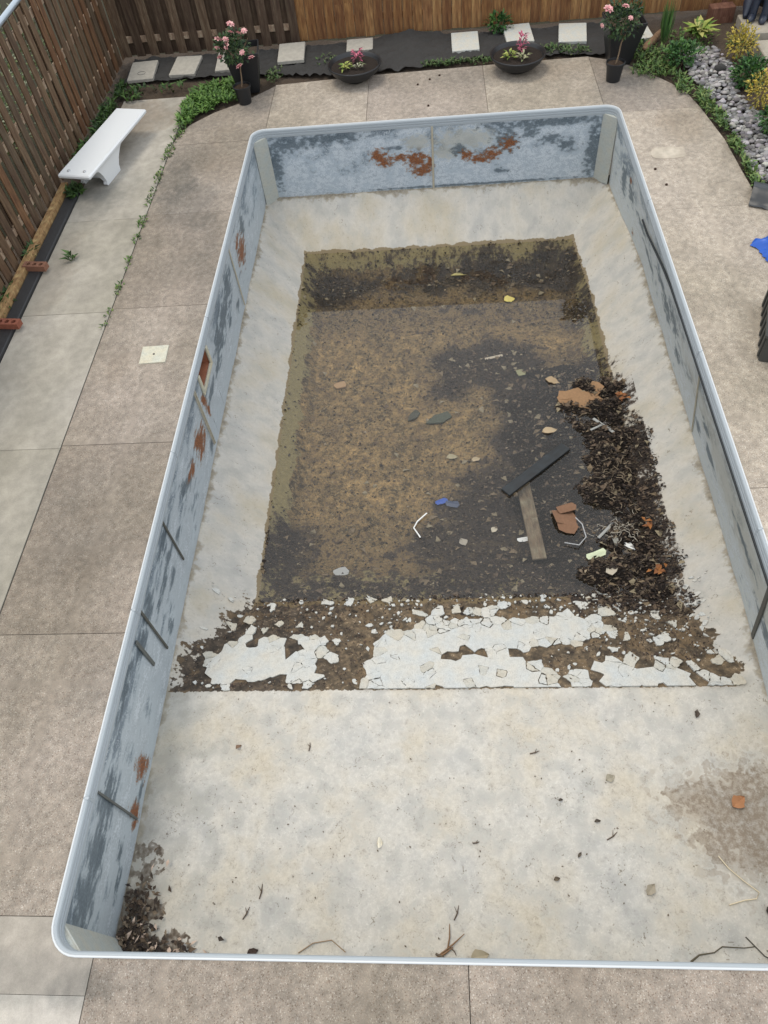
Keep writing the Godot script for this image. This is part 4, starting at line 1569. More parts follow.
		fb.tube([p0, p0 + Vector3(cos(an) * l * 0.5, 0.012, sin(an) * l * 0.5), p0 + Vector3(cos(an + 0.3) * l, -0.004, sin(an + 0.3) * l)], [0.0035, 0.003, 0.002], 4)
	var fo := part("litter_twigs", fb.mesh(), M.vert, self)
	fo.set_meta("kind", "stuff")
	fo.set_meta("label", "tangle of pale twigs and fibres on the dry litter")
	fo.set_meta("category", "twigs")
	# bent white tube
	var tb := MB.new()
	tb.tube([Vector3(-0.18, -1.50, -4.22), Vector3(-0.28, -1.505, -4.12), Vector3(-0.32, -1.51, -4.04), Vector3(-0.25, -1.515, -3.92)], [0.008], 6)
	solo("bent_tube", tb.mesh(true), white, "thin bent white plastic tube in the shallow water", "tube")
	tb = MB.new()
	tb.tube([Vector3(1.22, -1.50, -3.80), Vector3(1.36, -1.49, -3.76), Vector3(1.44, -1.48, -3.85), Vector3(1.42, -1.47, -4.0), Vector3(1.36, -1.46, -4.08)], [0.006], 6)
	solo("bent_tube", tb.mesh(true), mat(c8(170, 170, 170), 0.5), "looped pale wire beside the reddish cardboard", "wire")
	# floor of the shallow end: [x, z, size, label]
	var fy := -0.963
	var twigs := [
		[Vector3(-1.41, fy, -0.50), 0.10, 1.45, "short dark twig left of the tan stick near the coping"],
		[Vector3(-1.50, fy, -0.36), 0.09, 1.1, "thin twig below the other near the dead leaves corner"],
		[Vector3(0.0, fy, -0.38), 0.10, 1.2, "single thin twig above the twig bundle by the coping"],
		[Vector3(-1.14, fy, -1.55), 0.07, 1.5, "tiny dark twig far up the pale shallow floor"],
		[Vector3(0.65, fy, -1.50), 0.08, 0.3, "small forked dark twig in the middle of the shallow floor"],
		[Vector3(1.15, fy, -0.89), 0.10, 0.6, "crooked reddish twig beside the dark leaf crumbs"],
		[Vector3(0.16, fy, -0.84), 0.05, 0.2, "tiny twig crumb right of the paint chip"]]
	for e in twigs:
		var b := MB.new()
		var dir := Vector3(cos(e[2]), 0, -sin(e[2]))
		var p0: Vector3 = -dir * e[1] * 0.5
		b.tube([p0, Vector3(0.006, 0.006, 0.004), dir * e[1] * 0.5], [0.004, 0.005, 0.002], 5)
		b.tube([Vector3(0.004, 0.004, 0.0), dir.rotated(Vector3.UP, 0.7) * e[1] * 0.4 + Vector3(0, 0.008, 0)], [0.003, 0.0015], 5)
		solo("twig", b.mesh(true), mat(c8(82, 66, 52), 0.9), e[3], "twig", e[0], 0.0, "twigs on the shallow floor")
	var tbn := thing("twig_bundle", "tan and grey twigs caught against the near coping", "twigs", Vector3(-0.07, fy, -0.15))
	for e in [[Vector3(-0.06, 0, 0.03), Vector3(0.12, 0.02, -0.10), 0.006], [Vector3(0.0, 0, 0.0), Vector3(0.02, 0.02, -0.16), 0.006], [Vector3(-0.1, 0, 0.06), Vector3(0.04, 0.01, -0.02), 0.008], [Vector3(0.02, 0.0, -0.02), Vector3(0.06, 0.03, 0.03), 0.005], [Vector3(-0.08, 0.01, 0.02), Vector3(0.0, 0.0, 0.06), 0.009]]:
		var b := MB.new()
		b.tube([e[0], (e[0] + e[1]) * 0.5 + Vector3(0.008, 0.008, 0), e[1]], [e[2], e[2], e[2] * 0.5], 5)
		part("twig", b.mesh(true), mat([c8(120, 92, 66), c8(92, 80, 66)][int(e[2] * 1000) % 2], 0.9), tbn)
	for e in [[Vector3(-1.55, fy, -0.12), "arched dry stem lying along the near coping"]]:
		var b := MB.new()
		b.tube([Vector3(0.45, 0, 0.0), Vector3(0.55, 0.01, -0.06), Vector3(0.68, 0.015, -0.08), Vector3(0.78, 0.005, -0.01)], [0.004], 5)
		solo("dry_stem", b.mesh(true), mat(c8(140, 118, 92), 0.9), e[1], "stem", e[0])
	var wire := MB.new()
	wire.tube([Vector3(1.54, fy, -0.11), Vector3(1.60, fy + 0.01, -0.15), Vector3(1.70, fy + 0.015, -0.165), Vector3(1.76, fy + 0.01, -0.20), Vector3(1.90, fy + 0.008, -0.195), Vector3(1.98, fy, -0.205)], [0.007, 0.005, 0.004, 0.004, 0.003], 6)
	solo("vine", wire.mesh(true), mat(c8(84, 76, 60), 0.9), "thin dead vine lying along the near coping", "vine")
	wire = MB.new()
	wire.tube([Vector3(1.93, fy, -0.26), Vector3(2.02, fy + 0.01, -0.15), Vector3(2.12, fy + 0.01, -0.10)], [0.004], 5)
	solo("vine", wire.mesh(true), mat(c8(70, 66, 56), 0.9), "short dead vine crossing a longer one near the coping", "vine")
	wire = MB.new()
	wire.tube([Vector3(1.87, fy, -0.76), Vector3(1.92, fy + 0.006, -0.68), Vector3(2.0, fy + 0.008, -0.60), Vector3(2.09, fy, -0.53), Vector3(2.06, fy, -0.49), Vector3(1.98, fy, -0.48), Vector3(1.87, fy, -0.45)], [0.0045], 6)
	solo("string", wire.mesh(true), mat(c8(206, 192, 164), 0.8), "loose cream string on the mud stain", "string")
	var leafs := [
		[2.10, -1.13, 0.13, 0.10, c8(160, 112, 76), "orange brown leaf on the mud stain of shallow floor", 0.6],
		[1.95, -1.80, 0.08, 0.04, c8(74, 63, 54), "dark curled leaf below the cracked edge of shallow floor", 1.2],
		[1.06, -0.99, 0.05, 0.025, c8(84, 75, 65), "dark leaf crumb above the reddish twig", 0.2],
		[0.81, -1.14, 0.035, 0.02, c8(84, 75, 65), "dark leaf crumb beside the bluish floor patch", 0.4],
		[0.90, -0.76, 0.05, 0.02, c8(96, 86, 74), "dark leaf crumb below the bluish floor patch", 0.9],
		[0.72, -0.60, 0.05, 0.03, c8(100, 88, 72), "brown leaf crumb towards the near coping", 0.3],
		[1.36, -0.54, 0.10, 0.06, c8(150, 140, 122), "flattened tan leaf left of the cream string", 0.8],
		[0.15, -0.12, 0.13, 0.09, c8(150, 138, 114), "crumpled beige leaf right of the twig bundle", 0.2],
		[-0.55, -0.83, 0.04, 0.07, c8(214, 206, 186), "pale oval paint chip in the middle of shallow floor", 0.0],
		[-1.72, -1.55, 0.05, 0.025, c8(128, 104, 84), "rusty brown leaf near the side wall of shallow floor", 0.7],
		[1.20, -1.30, 0.08, 0.06, c8(150, 142, 124), "grey crumbled leaf above the mud stain", 0.4],
		[-1.42, -0.12, 0.08, 0.05, c8(60, 46, 38), "dark leaf lying against the near coping", 0.4],
		[2.13, -0.42, 0.07, 0.06, c8(58, 50, 44), "blackish leaf right of the cream string end", 0.9]]
	for e in leafs:
		solo("dead_leaf", leaf_plate(e[2], e[3]), mat(e[4], 0.9), e[5], "leaf", Vector3(e[0], fy + 0.004, e[1]), e[6], "leaves on the shallow floor")
	# grit crumbs
	var gb := MB.new()
	for k in 170:
		var x := rng.randf_range(-2.3, 2.3)
		var z := rng.randf_range(-1.95, -0.08)
		var s := rng.randf_range(0.004, 0.012)
		gb.col = lin(96, 84, 70) if rng.randf() < 0.7 else lin(190, 184, 170)
		var a := rng.randf() * TAU
		gb.leaf(Vector3(x, fy, z), Vector3(cos(a), 0.3, sin(a)).normalized(), Vector3.UP, s * 1.8, s)
	var grit := part("floor_crumbs", gb.mesh(), M.vert, self)
	grit.set_meta("kind", "stuff")
	grit.set_meta("label", "tiny crumbs of dirt and leaf on the pale shallow floor")
	grit.set_meta("category", "crumbs")
	# rubber strip hanging out of the track under the right coping
	var rb := MB.new()
	var rp := [Vector3(2.422, -0.31, -7.50), Vector3(2.420, -0.30, -7.22), Vector3(2.416, -0.24, -6.85), Vector3(2.408, -0.17, -6.45), Vector3(2.402, -0.120, -6.0), Vector3(2.400, -0.108, -5.4)]
	for k in 12:
		rp.append(Vector3(2.399, -0.106, -4.9 + k * 0.42))
	rb.tube(rp, [0.012, 0.013], 7)
	solo("rubber_strip", rb.mesh(true), mat(c8(30, 34, 36), 0.5), "black rubber strip hanging under the coping of the pool wall", "rubber strip")


func scrap(l: float, w: float) -> Array:
	var o := []
	for e in [[-0.5, -0.42], [-0.1, -0.54], [0.42, -0.48], [0.54, 0.0], [0.46, 0.46], [0.0, 0.52], [-0.46, 0.44], [-0.55, 0.0]]:
		o.append(Vector2((e[0] + rng.randf_range(-0.08, 0.08)) * l, (e[1] + rng.randf_range(-0.08, 0.08)) * w))
	return o


func leaf_plate(l: float, w: float) -> ArrayMesh:
	var mb := MB.new()
	var n := 6
	var rows := []
	for i in n + 1:
		var t := float(i) / n
		var hw := w * 0.5 * sin(PI * pow(t, 0.8)) * rng.randf_range(0.8, 1.15) + 0.001
		var y := 0.012 * sin(t * 5.0)
		rows.append([mb.p(Vector3((t - 0.5) * l, y + 0.012, -hw)), mb.p(Vector3((t - 0.5) * l, y, 0)), mb.p(Vector3((t - 0.5) * l, y + 0.008, hw))])
	for i in n:
		for k in 2:
			mb.q(rows[i][k], rows[i][k + 1], rows[i + 1][k + 1], rows[i + 1][k])
	return mb.mesh()


# ------------------------------------------------------------------ fences
func board_meshes(w: float, h: float, th: float, n: int) -> Array:
	var o := []
	for k in n:
		var mb := MB.new()
		mb.cbox(Vector3(0, h * 0.5, 0), Vector3(w, h, th), 0.003, Basis(), Vector2(rng.randf() * 3.0, rng.randf() * 2.0))
		o.append(mb.mesh())
	return o


func wood(color: Color) -> StandardMaterial3D:
	var m := mat(color, 0.85, M.grain)
	m.uv1_scale = Vector3(2.6, 0.55, 1)
	return m


func build_fences() -> void:
	# weathered shadow-box fence along the side walk: boards on both faces of the rails
	var dark := [wood(c8(136, 109, 81)), wood(c8(120, 97, 74)), wood(c8(146, 120, 92)), wood(c8(150, 110, 75)), wood(c8(124, 105, 82)), wood(c8(135, 110, 85))]
	var grey := [wood(c8(128, 106, 86)), wood(c8(116, 95, 77)), wood(c8(138, 116, 94)), wood(c8(106, 86, 68))]
	var railm := wood(c8(206, 182, 158))
	var bm := board_meshes(0.130, 1.70, 0.017, 5)
	var lf := thing("board_fence", "tall weathered brown board fence with light gaps beside the diving board", "fence", Vector3(-4.8, 0, 0))
	var z := -12.10
	var k := 0
	while z < -0.8:
		var o := part("board", bm[rng.randi() % 5], dark[rng.randi() % 6], lf, Vector3(0.0, 0.03 + rng.randf_range(-0.01, 0.01), z))
		o.rotation = Vector3(rng.randf_range(-0.006, 0.006), PI / 2, rng.randf_range(-0.004, 0.004))
		var o2 := part("board", bm[rng.randi() % 5], dark[rng.randi() % 6], lf, Vector3(-0.060, 0.03, z + 0.107))
		o2.rotation = Vector3(rng.randf_range(-0.006, 0.006), PI / 2, 0.0)
		z += 0.214 + rng.randf_range(-0.006, 0.008)
		k += 1
	for y in [0.28, 0.92, 1.55]:
		var mb := MB.new()
		mb.cbox(Vector3(-0.030, y, -6.45), Vector3(0.038, 0.088, 11.3), 0.003)
		part("rail", mb.mesh(), railm, lf)
	for zz in [-12.05, -9.65, -7.25, -4.85, -2.45]:
		var mb := MB.new()
		mb.cbox(Vector3(-0.125, 0.85, zz), Vector3(0.09, 1.8, 0.09), 0.005)
		part("post", mb.mesh(), dark[1], lf)
	var tr := MB.new()
	tr.tube([Vector3(-0.03, 1.76, -11.9), Vector3(-0.03, 1.76, -6.0), Vector3(-0.03, 1.76, -0.8)], [0.032], 12)
	part("top_rail", tr.mesh(true), mat(c8(168, 178, 186), 0.4, null, 0.5), lf)

	# the same kind of fence, greyer, across the back
	var bf := thing("board_fence", "grey brown spaced board fence across the back corner behind the roses", "fence", Vector3(0, 0, -12.15))
	var x := -4.74
	var bw := board_meshes(0.136, 1.74, 0.019, 5)
	while x < -2.05:
		var o := part("board", bw[rng.randi() % 5], grey[rng.randi() % 4], bf, Vector3(x, 0.04, 0.02))
		o.rotation.z = rng.randf_range(-0.005, 0.005)
		part("board", bw[rng.randi() % 5], grey[3], bf, Vector3(x + 0.112, 0.04, -0.042))  # back boards all in the darkest wood: shade between boards painted in
		x += 0.224
	for y in [0.27, 0.95, 1.58]:
		var mb := MB.new()
		mb.cbox(Vector3(-3.4, y, -0.011), Vector3(2.78, 0.088, 0.038), 0.003, Basis(), Vector2(0, 0))
		part("rail", mb.mesh(), railm, bf)
	# newer cedar, boards edge to edge
	var cf := thing("board_fence", "warm orange brown cedar board fence with close boards across the back", "fence", Vector3(0, 0, -12.18))
	var cedar := [wood(c8(192, 142, 88)), wood(c8(176, 126, 76)), wood(c8(202, 154, 100)), wood(c8(162, 114, 70)), wood(c8(186, 136, 88))]
	var cm := board_meshes(0.142, 1.78, 0.019, 5)
	x = -1.93
	while x < 6.2:
		var o := part("board", cm[rng.randi() % 5], cedar[rng.randi() % 5], cf, Vector3(x, 0.05 + rng.randf_range(-0.012, 0.012), rng.randf_range(-0.004, 0.004)))
		o.rotation.z = rng.randf_range(-0.004, 0.004)
		x += 0.1455 + rng.randf_range(0.0, 0.003)
	for y in [0.3, 0.95, 1.6]:
		var mb := MB.new()
		mb.cbox(Vector3(2.1, y, -0.038), Vector3(8.3, 0.088, 0.038), 0.003)
		part("rail", mb.mesh(), cedar[3], cf)
	var mbp := MB.new()
	mbp.cbox(Vector3(-2.03, 0.92, -0.05), Vector3(0.09, 1.84, 0.06), 0.005)
	part("post", mbp.mesh(), cedar[3], cf)
	# shrubs of the neighbour, seen only through the gaps
	for e in [[-5.7, -11.0, "loose green shrub behind the fence corner, seen through the gaps"], [-5.7, -9.4, "loose green shrub behind the fence near the diving board"], [-5.75, -7.6, "loose green shrub behind the fence above the bricks"]]:
		shrub("neighbour_shrub", e[2], Vector3(e[0], -0.1, e[1]), Vector3(0.5, 0.75, 0.85), 700, 0.07, [lin(96, 118, 60), lin(128, 146, 84), lin(74, 96, 46), lin(168, 176, 140)], "shrubs behind the fence")


# ------------------------------------------------------------------ plants
func foliage(n: int, r: Vector3, at: Vector3, ln: float, wd: float, cols: Array, up := 0.5) -> MB:
	var mb := MB.new()
	for k in n:
		var d := Vector3(rng.randfn(), rng.randfn(), rng.randfn()).normalized()
		var rad := pow(rng.randf(), 0.45)
		var lump := 0.78 + 0.3 * fine.get_noise_3d(d.x * 90.0 + at.x * 50.0, d.y * 90.0, d.z * 90.0)
		var p := at + d * r * rad * lump
		mb.col = cols[rng.randi() % cols.size()] * rng.randf_range(0.8, 1.2)
		var dir := (d + Vector3(rng.randf_range(-0.7, 0.7), up + rng.randf_range(-0.5, 0.5), rng.randf_range(-0.7, 0.7))).normalized()
		var nor := (Vector3.UP + Vector3(rng.randf_range(-0.7, 0.7), 0, rng.randf_range(-0.7, 0.7))).normalized()
		nor = (nor - dir * nor.dot(dir)).normalized()
		mb.leaf(p, dir, nor, ln * rng.randf_range(0.7, 1.3), wd * rng.randf_range(0.7, 1.3))
	return mb


func shrub(called: String, label: String, at: Vector3, r: Vector3, n: int, ln: float, cols: Array, group := "") -> Node3D:
	var t := thing(called, label, "shrub", at, 0.0, group)
	part("foliage", foliage(n, r, Vector3(0, r.y * 0.95, 0), ln, ln * 0.5, cols).mesh(), M.leafy, t)
	for k in 4:
		var mb := MB.new()
		var a := k * 1.6 + rng.randf()
		mb.tube([Vector3(cos(a) * 0.02, -0.02, sin(a) * 0.02), Vector3(cos(a) * r.x * 0.3, r.y * 0.6, sin(a) * r.z * 0.3), Vector3(cos(a) * r.x * 0.5, r.y * 1.3, sin(a) * r.z * 0.5)], [0.008, 0.006, 0.003], 5)
		part("stem", mb.mesh(true), M.stem, t)
	return t


func bloom(r: float, cols: Array) -> ArrayMesh:
	var mb := MB.new()
	for ring in 3:
		var nn: int = [4, 6, 7][ring]
		for k in nn:
			var a := TAU * k / nn + ring * 0.5
			var lift: float = [1.2, 0.6, 0.15][ring]
			mb.col = cols[(k + ring) % cols.size()]
			var dir := Vector3(cos(a), lift, sin(a)).normalized()
			var nor := (Vector3.UP - dir * dir.y).normalized()
			mb.leaf(Vector3.ZERO, dir, nor, r * [0.7, 0.95, 1.1][ring], r * 0.95, 0.12)
	return mb.mesh()


func rose_pot(at: Vector3, stem_h: float, crown: Vector3, n: int, blooms: Array, label: String) -> void:
	var t := thing("rose_tree", label, "rose", at)
	var pb := MB.new()
	pb.lathe([[0.0, 0.0], [0.085, 0.0], [0.09, 0.005], [0.115, 0.205], [0.125, 0.208], [0.127, 0.235], [0.118, 0.238], [0.112, 0.21]], 28)
	var pot := part("pot", pb.mesh(), M.black, t)
	var sb := MB.new()
	var sn := noise(6.0, 7, 2)
	var cid := sb.p(Vector3(0, 0.215, 0))
	var ring := []
	for k in 20:
		var a := TAU * k / 20
		ring.append(sb.p(Vector3(cos(a) * 0.113, 0.208 + sn.get_noise_1d(k) * 0.01, sin(a) * 0.113), Vector2(cos(a), sin(a))))
	for k in 20:
		sb.t(cid, ring[(k + 1) % 20], ring[k])
	part("potting_soil", sb.mesh(true), tri_mat(c8(255, 235, 215), 1.0, M.soil, 2.5, M.soil_h, 1.0), pot)
	var st := MB.new()
	var pts := []
	for k in 8:
		var q := k / 7.0
		pts.append(Vector3(sin(q * 7.0) * 0.012 * q + crown.x * q * 0.2, 0.2 + (stem_h - 0.2) * q, cos(q * 5.0) * 0.01))
	st.tube(pts, [0.011, 0.010, 0.010, 0.009, 0.009, 0.008, 0.008, 0.006], 7)
	part("stem", st.mesh(true), M.stem, t)
	for k in 6:
		var br := MB.new()
		var a := k * 1.05 + rng.randf()
		br.tube([Vector3(0, stem_h - 0.02, 0), Vector3(cos(a) * crown.x * 0.4, stem_h + crown.y * 0.5, sin(a) * crown.z * 0.4), Vector3(cos(a) * crown.x * 0.8, stem_h + crown.y * 1.0, sin(a) * crown.z * 0.8)], [0.006, 0.005, 0.003], 5)
		part("branch", br.mesh(true), M.stem, t)
	part("foliage", foliage(n, crown, Vector3(0, stem_h + crown.y * 0.7, 0), 0.06, 0.036, [lin(52, 84, 44), lin(66, 98, 52), lin(40, 68, 38), lin(84, 110, 60)], 0.3).mesh(), M.leafy, t)
	for b in blooms:
		var o := part("blossom", bloom(b[3], [lin(214, 160, 158), lin(222, 184, 176), lin(204, 138, 142)]), M.petal, t, Vector3(b[0], b[1], b[2]))
		o.rotation = Vector3(rng.randf_range(-0.2, 0.9), rng.randf() * 6.0, rng.randf_range(-0.5, 0.5))


func planter(at: Vector3, turn: float, top: float, foot: float, h: float, label: String) -> void:
	var t := thing("tall_planter", label, "planter", at, turn)
	var mb := MB.new()
	# tapered square shell with a rolled rim and an inner well
	var loops := [[foot, 0.0], [foot + 0.004, 0.01], [top - 0.008, h - 0.04], [top, h - 0.035], [top, h - 0.004], [top - 0.004, h], [top - 0.03, h], [top - 0.034, h - 0.08]]
	var rows := []
	for l in loops:
		var s: float = l[0] * 0.5
		var bv := 0.012
		var row := []
		for e in [[-s, -s + bv], [-s + bv, -s], [s - bv, -s], [s, -s + bv], [s, s - bv], [s - bv, s], [-s + bv, s], [-s, s - bv]]:
			row.append(mb.p(Vector3(e[0], l[1], e[1])))
		rows.append(row)
	for j in rows.size() - 1:
		for k in 8:
			mb.q(rows[j][(k + 1) % 8], rows[j][k], rows[j + 1][k], rows[j + 1][(k + 1) % 8])
	part("shell", mb.mesh(), M.black, t)
	var sb := MB.new()
	var s := top * 0.5 - 0.03
	sb.quad(Vector3(-s, h - 0.075, s), Vector3(s, h - 0.075, s), Vector3(s, h - 0.075, -s), Vector3(-s, h - 0.075, -s))
	part("potting_soil", sb.mesh(), tri_mat(Color.WHITE, 1.0, M.soil, 2.5, M.soil_h, 1.0), t)


func bowl(at: Vector3, label: String, plants: Array) -> void:
	var t := thing("planter_bowl", label, "planter", at)
	var mb := MB.new()
	mb.lathe([[0.0, 0.0], [0.14, 0.0], [0.15, 0.02], [0.25, 0.06], [0.335, 0.13], [0.375, 0.20], [0.385, 0.205], [0.385, 0.222], [0.37, 0.225], [0.355, 0.20], [0.30, 0.13]], 36)
	part("shell", mb.mesh(true), M.black, t)
	var sb := MB.new()
	var c := sb.p(Vector3(0, 0.19, 0))
	var ring := []
	for k in 26:
		var a := TAU * k / 26
		ring.append(sb.p(Vector3(cos(a) * 0.352, 0.175, sin(a) * 0.352)))
	for k in 26:
		sb.t(c, ring[(k + 1) % 26], ring[k])
	part("potting_soil", sb.mesh(true), tri_mat(c8(150, 140, 130), 1.0, M.soil, 2.5, M.soil_h, 1.0), t)
	for e in plants:
		var pb := MB.new()
		for k in e[5]:
			pb.col = e[3][rng.randi() % e[3].size()]
			var a := rng.randf() * TAU
			var r: float = rng.randf() * e[2]
			var at2 := Vector3(e[0] + cos(a) * r * 0.6, 0.19 + rng.randf() * e[4], e[1] + sin(a) * r * 0.6)
			var dir := Vector3(cos(a), rng.randf_range(0.2, 1.2), sin(a)).normalized()
			pb.leaf(at2, dir, (Vector3.UP - dir * dir.y).normalized(), rng.randf_range(0.05, 0.10), rng.randf_range(0.02, 0.04), 0.3)
		part(e[6], pb.mesh(), M.leafy, t)


func tufts(called: String, label: String, spots: Array, n: int, hgt: float, wd: float, cols: Array) -> void:
	# spots: [x, z, rx, rz, weight]
	var mb := MB.new()
	for s in spots:
		for k in int(n * s[4]):
			var a := rng.randf() * TAU
			var r := sqrt(rng.randf())
			var x: float = s[0] + cos(a) * r * s[2]
			var z: float = s[1] + sin(a) * r * s[3]
			mb.col = cols[rng.randi() % cols.size()] * rng.randf_range(0.75, 1.25)
			var dir := Vector3(rng.randf_range(-0.8, 0.8), rng.randf_range(0.25, 1.2), rng.randf_range(-0.8, 0.8)).normalized()
			var nor := (Vector3.UP - dir * dir.y + Vector3(0.01, 0, 0)).normalized()
			mb.leaf(Vector3(x, -0.01 + rng.randf() * hgt * 0.6 * (1.0 - r * 0.6), z), dir, nor, hgt * rng.randf_range(0.5, 1.1), wd * rng.randf_range(0.6, 1.3), 0.25)
	var o := part(called, mb.mesh(), M.leafy, self)
	o.set_meta("kind", "stuff")
	o.set_meta("label", label)
	o.set_meta("category", "weeds")


func build_plants() -> void:
	M.leafy = mat(c8(208, 204, 205), 0.65)
	M.leafy.vertex_color_use_as_albedo = true
	M.leafy.backlight_enabled = true
	M.leafy.backlight = Color(0.25, 0.3, 0.15)
	M.petal = mat(Color.WHITE, 0.7)
	M.petal.vertex_color_use_as_albedo = true
	M.stem = mat(c8(120, 100, 78), 0.9)
	M.black = mat(c8(30, 31, 33), 0.42)
	# tall planters with the potted standard roses in front
	planter(Vector3(-2.62, 0.0, -10.84), 0.10, 0.47, 0.29, 0.54, "tall black tapered planter behind the pink rose tree")
	planter(Vector3(2.62, 0.0, -10.84), 0.06, 0.50, 0.28, 0.54, "tall black tapered planter behind the rose by cedar fence")
	rose_pot(Vector3(-2.635, 0.0, -10.42), 0.54, Vector3(0.29, 0.25, 0.24), 480, [[0.04, 1.0, 0.02, 0.055], [0.03, 0.92, 0.06, 0.05], [0.13, 0.90, 0.06, 0.045], [0.20, 0.91, 0.02, 0.045], [-0.16, 0.85, 0.05, 0.055], [-0.04, 0.80, 0.14, 0.06], [-0.05, 0.86, 0.10, 0.045], [0.08, 0.56, 0.20, 0.055], [0.25, 0.63, 0.14, 0.05], [-0.17, 0.66, 0.12, 0.045], [0.15, 0.72, 0.18, 0.04], [-0.19, 0.76, 0.08, 0.04]], "potted pink rose tree with many blossoms in the back corner")
	rose_pot(Vector3(2.465, 0.0, -10.28), 0.56, Vector3(0.30, 0.27, 0.25), 520, [[-0.22, 0.90, 0.10, 0.065], [-0.02, 0.93, 0.14, 0.05], [0.05, 0.82, 0.2, 0.035], [-0.27, 0.72, 0.1, 0.03]], "potted rose tree with few pale blossoms by the cedar fence")
	var pink := [lin(206, 96, 128), lin(226, 130, 150), lin(120, 70, 80)]
	var lime := [lin(168, 186, 84), lin(196, 204, 110), lin(120, 150, 60)]
	bowl(Vector3(-1.07, 0.0, -10.88), "round black planter bowl with pink flowers beside the first planter", [[0.04, -0.12, 0.10, pink, 0.14, 44, "pink_flower"], [-0.14, 0.10, 0.10, lime, 0.05, 26, "lime_plant"], [0.06, 0.12, 0.08, [lin(206, 206, 176), lin(120, 130, 90)], 0.04, 18, "pale_plant"]])
	bowl(Vector3(1.22, 0.0, -10.80), "round black planter bowl with yellow leaves near the cedar fence", [[0.06, -0.10, 0.08, pink, 0.20, 36, "pink_flower"], [-0.12, 0.06, 0.10, lime, 0.06, 30, "lime_plant"], [0.06, 0.16, 0.07, [lin(150, 160, 110), lin(190, 190, 150)], 0.06, 20, "pale_plant"]])
	# shrubs in the gravel bed
	var yel := [lin(206, 184, 62), lin(222, 200, 88), lin(172, 160, 60), lin(150, 146, 60)]
	var grn := [lin(54, 100, 44), lin(72, 122, 52), lin(42, 80, 38), lin(92, 136, 62)]
	shrub("yellow_shrub", "yellow leaved shrub beside the upper grey stone step", Vector3(4.16, 0.0, -10.55), Vector3(0.26, 0.26, 0.26), 420, 0.05, yel, "yellow shrubs in the gravel bed")
	shrub("yellow_shrub", "yellow leaved shrub between two green shrubs at the gravel", Vector3(4.10, 0.0, -9.25), Vector3(0.28, 0.24, 0.30), 420, 0.05, yel, "yellow shrubs in the gravel bed")
	shrub("green_shrub", "bright green mound shrub between two yellow shrubs", Vector3(4.08, 0.0, -9.83), Vector3(0.26, 0.20, 0.24), 420, 0.08, grn, "green shrubs in the gravel bed")
	shrub("green_shrub", "deep green mound shrub lowest at the gravel bed", Vector3(4.12, 0.0, -8.62), Vector3(0.28, 0.20, 0.3), 420, 0.08, grn, "green shrubs in the gravel bed")
	shrub("green_shrub", "low green bushy plant where the gravel begins", Vector3(3.38, 0.0, -10.55), Vector3(0.28, 0.16, 0.26), 420, 0.07, grn, "green shrubs in the gravel bed")
	shrub("green_shrub", "small green plant growing at the foot of the cedar fence", Vector3(1.05, 0.0, -12.0), Vector3(0.2, 0.16, 0.08), 130, 0.09, grn, "plants at the fence foot")
	# hosta with yellow green leaves, and a clump of tall blades
	var ho := thing("hosta", "yellow green hosta with broad leaves near the brown block", "plant", Vector3(3.78, 0.0, -11.25))
	var hb := MB.new()
	for k in 34:
		hb.col = [lin(140, 170, 70), lin(176, 190, 92), lin(112, 150, 62), lin(206, 204, 120)][k % 4]
		var a := k * 2.4
		var dir := Vector3(cos(a), 0.7 + 0.6 * rng.randf(), sin(a)).normalized()
		hb.leaf(Vector3(cos(a) * 0.05, 0.04 + 0.1 * rng.randf(), sin(a) * 0.05), dir, (Vector3.UP - dir * dir.y).normalized(), rng.randf_range(0.16, 0.26), rng.randf_range(0.07, 0.11), 0.35)
	part("leaves", hb.mesh(), M.leafy, ho)
	for e in [[3.32, -11.25, 0.55, "clump of tall upright grass blades before the cedar fence"], [3.0, -11.7, 0.40, "smaller clump of grass blades next to the tall planter"]]:
		var gt := thing("tall_grass", e[3], "grass", Vector3(e[0], 0.0, e[1]))
		var gb := MB.new()
		for k in 46:
			gb.col = [lin(86, 130, 58), lin(112, 150, 74), lin(66, 104, 48)][k % 3]
			var a := rng.randf() * TAU
			var dir := Vector3(cos(a) * 0.3, 1, sin(a) * 0.3).normalized()
			gb.leaf(Vector3(cos(a) * 0.06 * rng.randf(), 0, sin(a) * 0.06), dir, Vector3(-cos(a), 0.3, -sin(a)).normalized(), e[2] * rng.randf_range(0.6, 1.1), 0.022, -0.2)
		part("blades", gb.mesh(), M.leafy, gt)
	var weed := [lin(84, 120, 52), lin(104, 138, 64), lin(66, 98, 42), lin(128, 150, 80)]
	tufts("ground_cover", "thick bright green ground cover between walk and corner planter", [[-3.05, -10.75, 0.42, 0.32, 1.0], [-3.3, -10.45, 0.25, 0.28, 0.7], [-2.8, -11.0, 0.25, 0.2, 0.4], [-3.42, -10.1, 0.12, 0.25, 0.25]], 900, 0.10, 0.035, [lin(96, 140, 56), lin(118, 160, 70), lin(76, 116, 46)])
	var joint := []
	for e in [[-3.47, -9.7, 0.09, 0.22, 0.5], [-3.5, -9.2, 0.06, 0.3, 0.5], [-3.52, -8.6, 0.05, 0.25, 0.35], [-3.53, -8.1, 0.04, 0.25, 0.25], [-3.52, -7.6, 0.05, 0.15, 0.3], [-3.51, -7.2, 0.03, 0.2, 0.14], [-3.51, -6.75, 0.04, 0.15, 0.16], [-3.50, -6.3, 0.05, 0.12, 0.2], [-3.51, -5.9, 0.03, 0.1, 0.08], [-3.51, -5.7, 0.03, 0.06, 0.06]]:
		joint.append(e)
	tufts("joint_weeds", "narrow line of weeds in the joint between walk and patio", joint, 120, 0.055, 0.026, weed)
